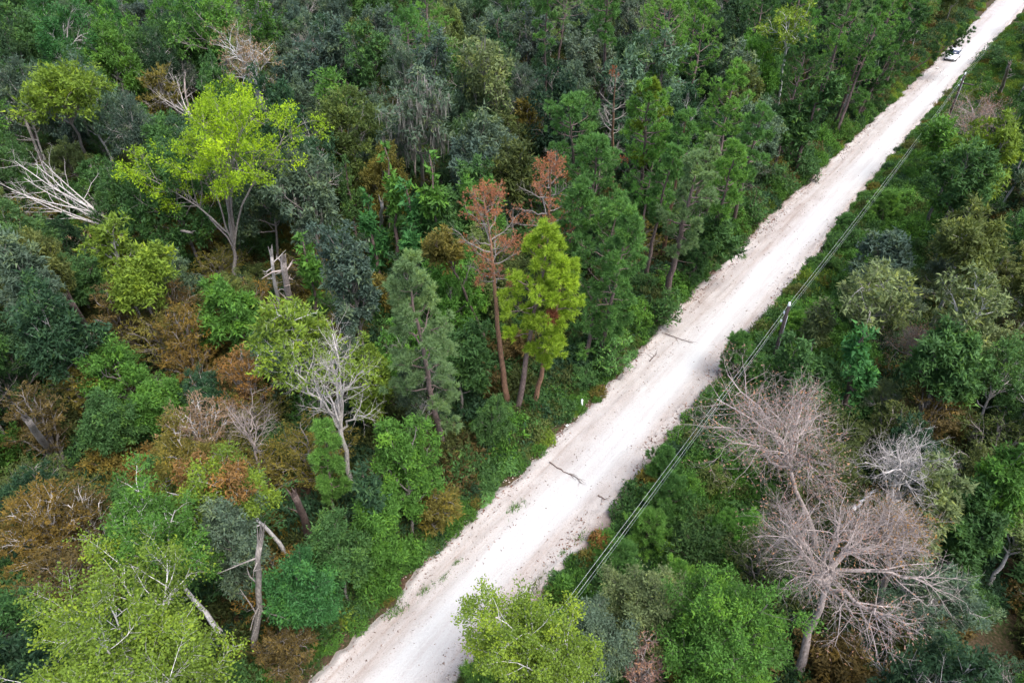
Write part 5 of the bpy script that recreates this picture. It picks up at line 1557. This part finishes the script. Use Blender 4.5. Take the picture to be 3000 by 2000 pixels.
# ------------------------------------------------------------------ the parked car
def build_car():
    p, _ = ground(2789, 172, .2)
    u, v = uv(p[0], p[1])
    z = float(road_height(np.array([u]), np.array([v]))[0])
    e = link('car', None, loc=(p[0], p[1], z - .02), rz=math.atan2(-RD[1], -RD[0]))   # +x is the way the car faces
    tag(e, 'white car parked on the far road edge facing this way', 'car')
    paint = plain('white_car_paint', (.80, .81, .83), .18, 0, .6)
    glass = plain('dark_car_glass', (.02, .03, .06), .08, 0, .7)
    black = plain('black_trim', (.012, .012, .014), .45)
    rubber = plain('tyre_rubber', (.018, .018, .018), .85)
    rimm = plain('alloy_rim', (.55, .56, .58), .3, .8)
    lampm = plain('headlamp_glass', (.5, .54, .6), .12, .1)
    # lower body: cross sections along x, rounded in plan and side view
    xs = [-2.28, -2.18, -1.7, -.9, 0, .8, 1.35, 1.85, 2.15, 2.28]
    top = [.86, .98, 1.04, 1.04, 1.02, 1.0, .97, .88, .76, .60]
    wid = [.72, .84, .91, .92, .92, .92, .91, .88, .80, .66]
    bot = [.42, .30, .26, .26, .26, .26, .26, .26, .28, .36]
    V, n = [], 10
    for x, t, w, bo in zip(xs, top, wid, bot):
        m = (t + bo) / 2
        V += [(x, -w * .88, bo), (x, -w, bo + .12), (x, -w, m + .08), (x, -w * .95, t - .08), (x, -w * .82, t), (x, w * .82, t), (x, w * .95, t - .08), (x, w, m + .08), (x, w, bo + .12), (x, w * .88, bo)]
    F = [(i * n + j, (i + 1) * n + j, (i + 1) * n + (j + 1) % n, i * n + (j + 1) % n) for i in range(len(xs) - 1) for j in range(n)]
    T = [(0, j, j + 1) for j in range(1, n - 1)] + [((len(xs) - 1) * n, (len(xs) - 1) * n + j + 1, (len(xs) - 1) * n + j) for j in range(1, n - 1)]
    link('body', Buf().add(V, F, T).mesh('body', paint, True), e)
    # cabin with sloped screens
    lo = [(-2.0, .80), (1.02, .80)]
    cab = [(-2.02, -.80, 1.0), (1.0, -.82, .98), (1.0, .82, .98), (-2.02, .80, 1.0), (-1.55, -.60, 1.53), (.22, -.63, 1.55), (.22, .63, 1.55), (-1.55, .60, 1.53), (-.7, -.64, 1.60), (-.7, .64, 1.60)]
    link('roof', Buf().add([(-1.55, -.60, 1.53), (-.7, -.63, 1.60), (.22, -.62, 1.55), (.22, .62, 1.55), (-.7, .63, 1.60), (-1.55, .60, 1.53), (-1.55, -.64, 1.47), (-.7, -.68, 1.54), (.26, -.67, 1.49), (.26, .67, 1.49), (-.7, .68, 1.54), (-1.55, .64, 1.47)],
        [(0, 1, 4, 5), (1, 2, 3, 4), (6, 7, 1, 0), (7, 8, 2, 1), (8, 9, 3, 2), (9, 10, 4, 3), (10, 11, 5, 4), (11, 6, 0, 5)]).mesh('roof', paint, True), e)
    def pane(nm, q, mat):
        q = np.array(q, float)
        c = q.mean(0); nn = nrm(np.cross(q[1] - q[0], q[2] - q[0])[None])[0]
        link(nm, Buf().add(np.concatenate([q, q - nn * .03]), [(0, 1, 2, 3), (7, 6, 5, 4), (0, 4, 5, 1), (1, 5, 6, 2), (2, 6, 7, 3), (3, 7, 4, 0)]).mesh(nm, mat), e)
    pane('windscreen', [(1.0, -.76, .985), (1.0, .76, .985), (.27, .62, 1.50), (.27, -.62, 1.50)], glass)
    pane('rear_window', [(-2.0, .70, 1.02), (-2.0, -.70, 1.02), (-1.57, -.58, 1.48), (-1.57, .58, 1.48)], glass)
    for s in (-1, 1):
        a = [(.86, s * .83, 1.0), (-.38, s * .84, 1.02), (-.38, s * .68, 1.48), (.2, s * .675, 1.47)]
        b = [(-.46, s * .84, 1.02), (-1.85, s * .80, 1.04), (-1.5, s * .65, 1.44), (-.46, s * .68, 1.48)]
        for q in (a, b):
            pane('side_window', q if s < 0 else q[::-1], glass)
        for nm, x0, x1, z0, z1, y0, y1, mt in (('mirror', .78, .98, .98, 1.14, .90, 1.10, paint),):
            bx = Buf().add([(x, s * y, z) for x in (x0, x1) for y in (y0, y1) for z in (z0, z1)], [(0, 1, 3, 2), (4, 6, 7, 5), (0, 4, 5, 1), (2, 3, 7, 6), (0, 2, 6, 4), (1, 5, 7, 3)])
            link(nm, bx.mesh(nm, mt), e)
        pane('headlight', [(2.19, s * .70, .70), (2.245, s * .42, .70), (2.20, s * .42, .80), (2.10, s * .74, .82)] if s > 0 else [(2.245, s * .42, .70), (2.19, s * .70, .70), (2.10, s * .74, .82), (2.20, s * .42, .80)], lampm)
        pane('fog_light', [(2.27, s * .62, .42), (2.29, s * .40, .42), (2.29, s * .40, .52), (2.27, s * .62, .52)], black)
        for x in (-1.38, 1.42):
            b = Buf(); tubes(b, np.array([(x, s * .70, .34), (x, s * .72, .34), (x, s * .90, .34), (x, s * .935, .34)], float), np.array([.25, .345, .345, .27]), 18, cap=True)
            wobj = link('wheel', b.mesh('wheel', rubber, True), e)
            b = Buf(); tubes(b, np.array([(x, s * .90, .34), (x, s * .944, .34)], float), np.array([.22, .21]), 14, cap=True)
            link('rim', b.mesh('rim', rimm, True), wobj)
    pane('grille', [(2.27, -.40, .50), (2.27, .40, .50), (2.245, .44, .68), (2.245, -.44, .68)], black)
    pane('bumper_intake', [(2.285, -.55, .34), (2.285, .55, .34), (2.30, .5, .42), (2.30, -.5, .42)], black)
    pane('sill_trim', [(-1.0, -.925, .24), (1.0, -.925, .24), (1.0, -.925, .32), (-1.0, -.925, .32)], black)
    for s in (-1, 1):
        pane('tail_light', [(-2.2, s * .8, .78), (-2.27, s * .5, .78), (-2.25, s * .5, .90), (-2.17, s * .8, .92)], plain('red_lamp', (.4, .02, .02), .2))
build_car()
# pine bough reaching over the road in front of the car
p, _ = ground(2810, 152, 4.8)
u, v = uv(p[0], p[1])
fx, fy = xy(u + .5, -5.0)
plant('pine', 4321, 7.2, 2.9, (fx, fy, 0), (p[0] - fx, p[1] - fy), 'pinedark', 'dark leaning pine bough overhanging the road by the parked car', None, cb=.5, nb=14)
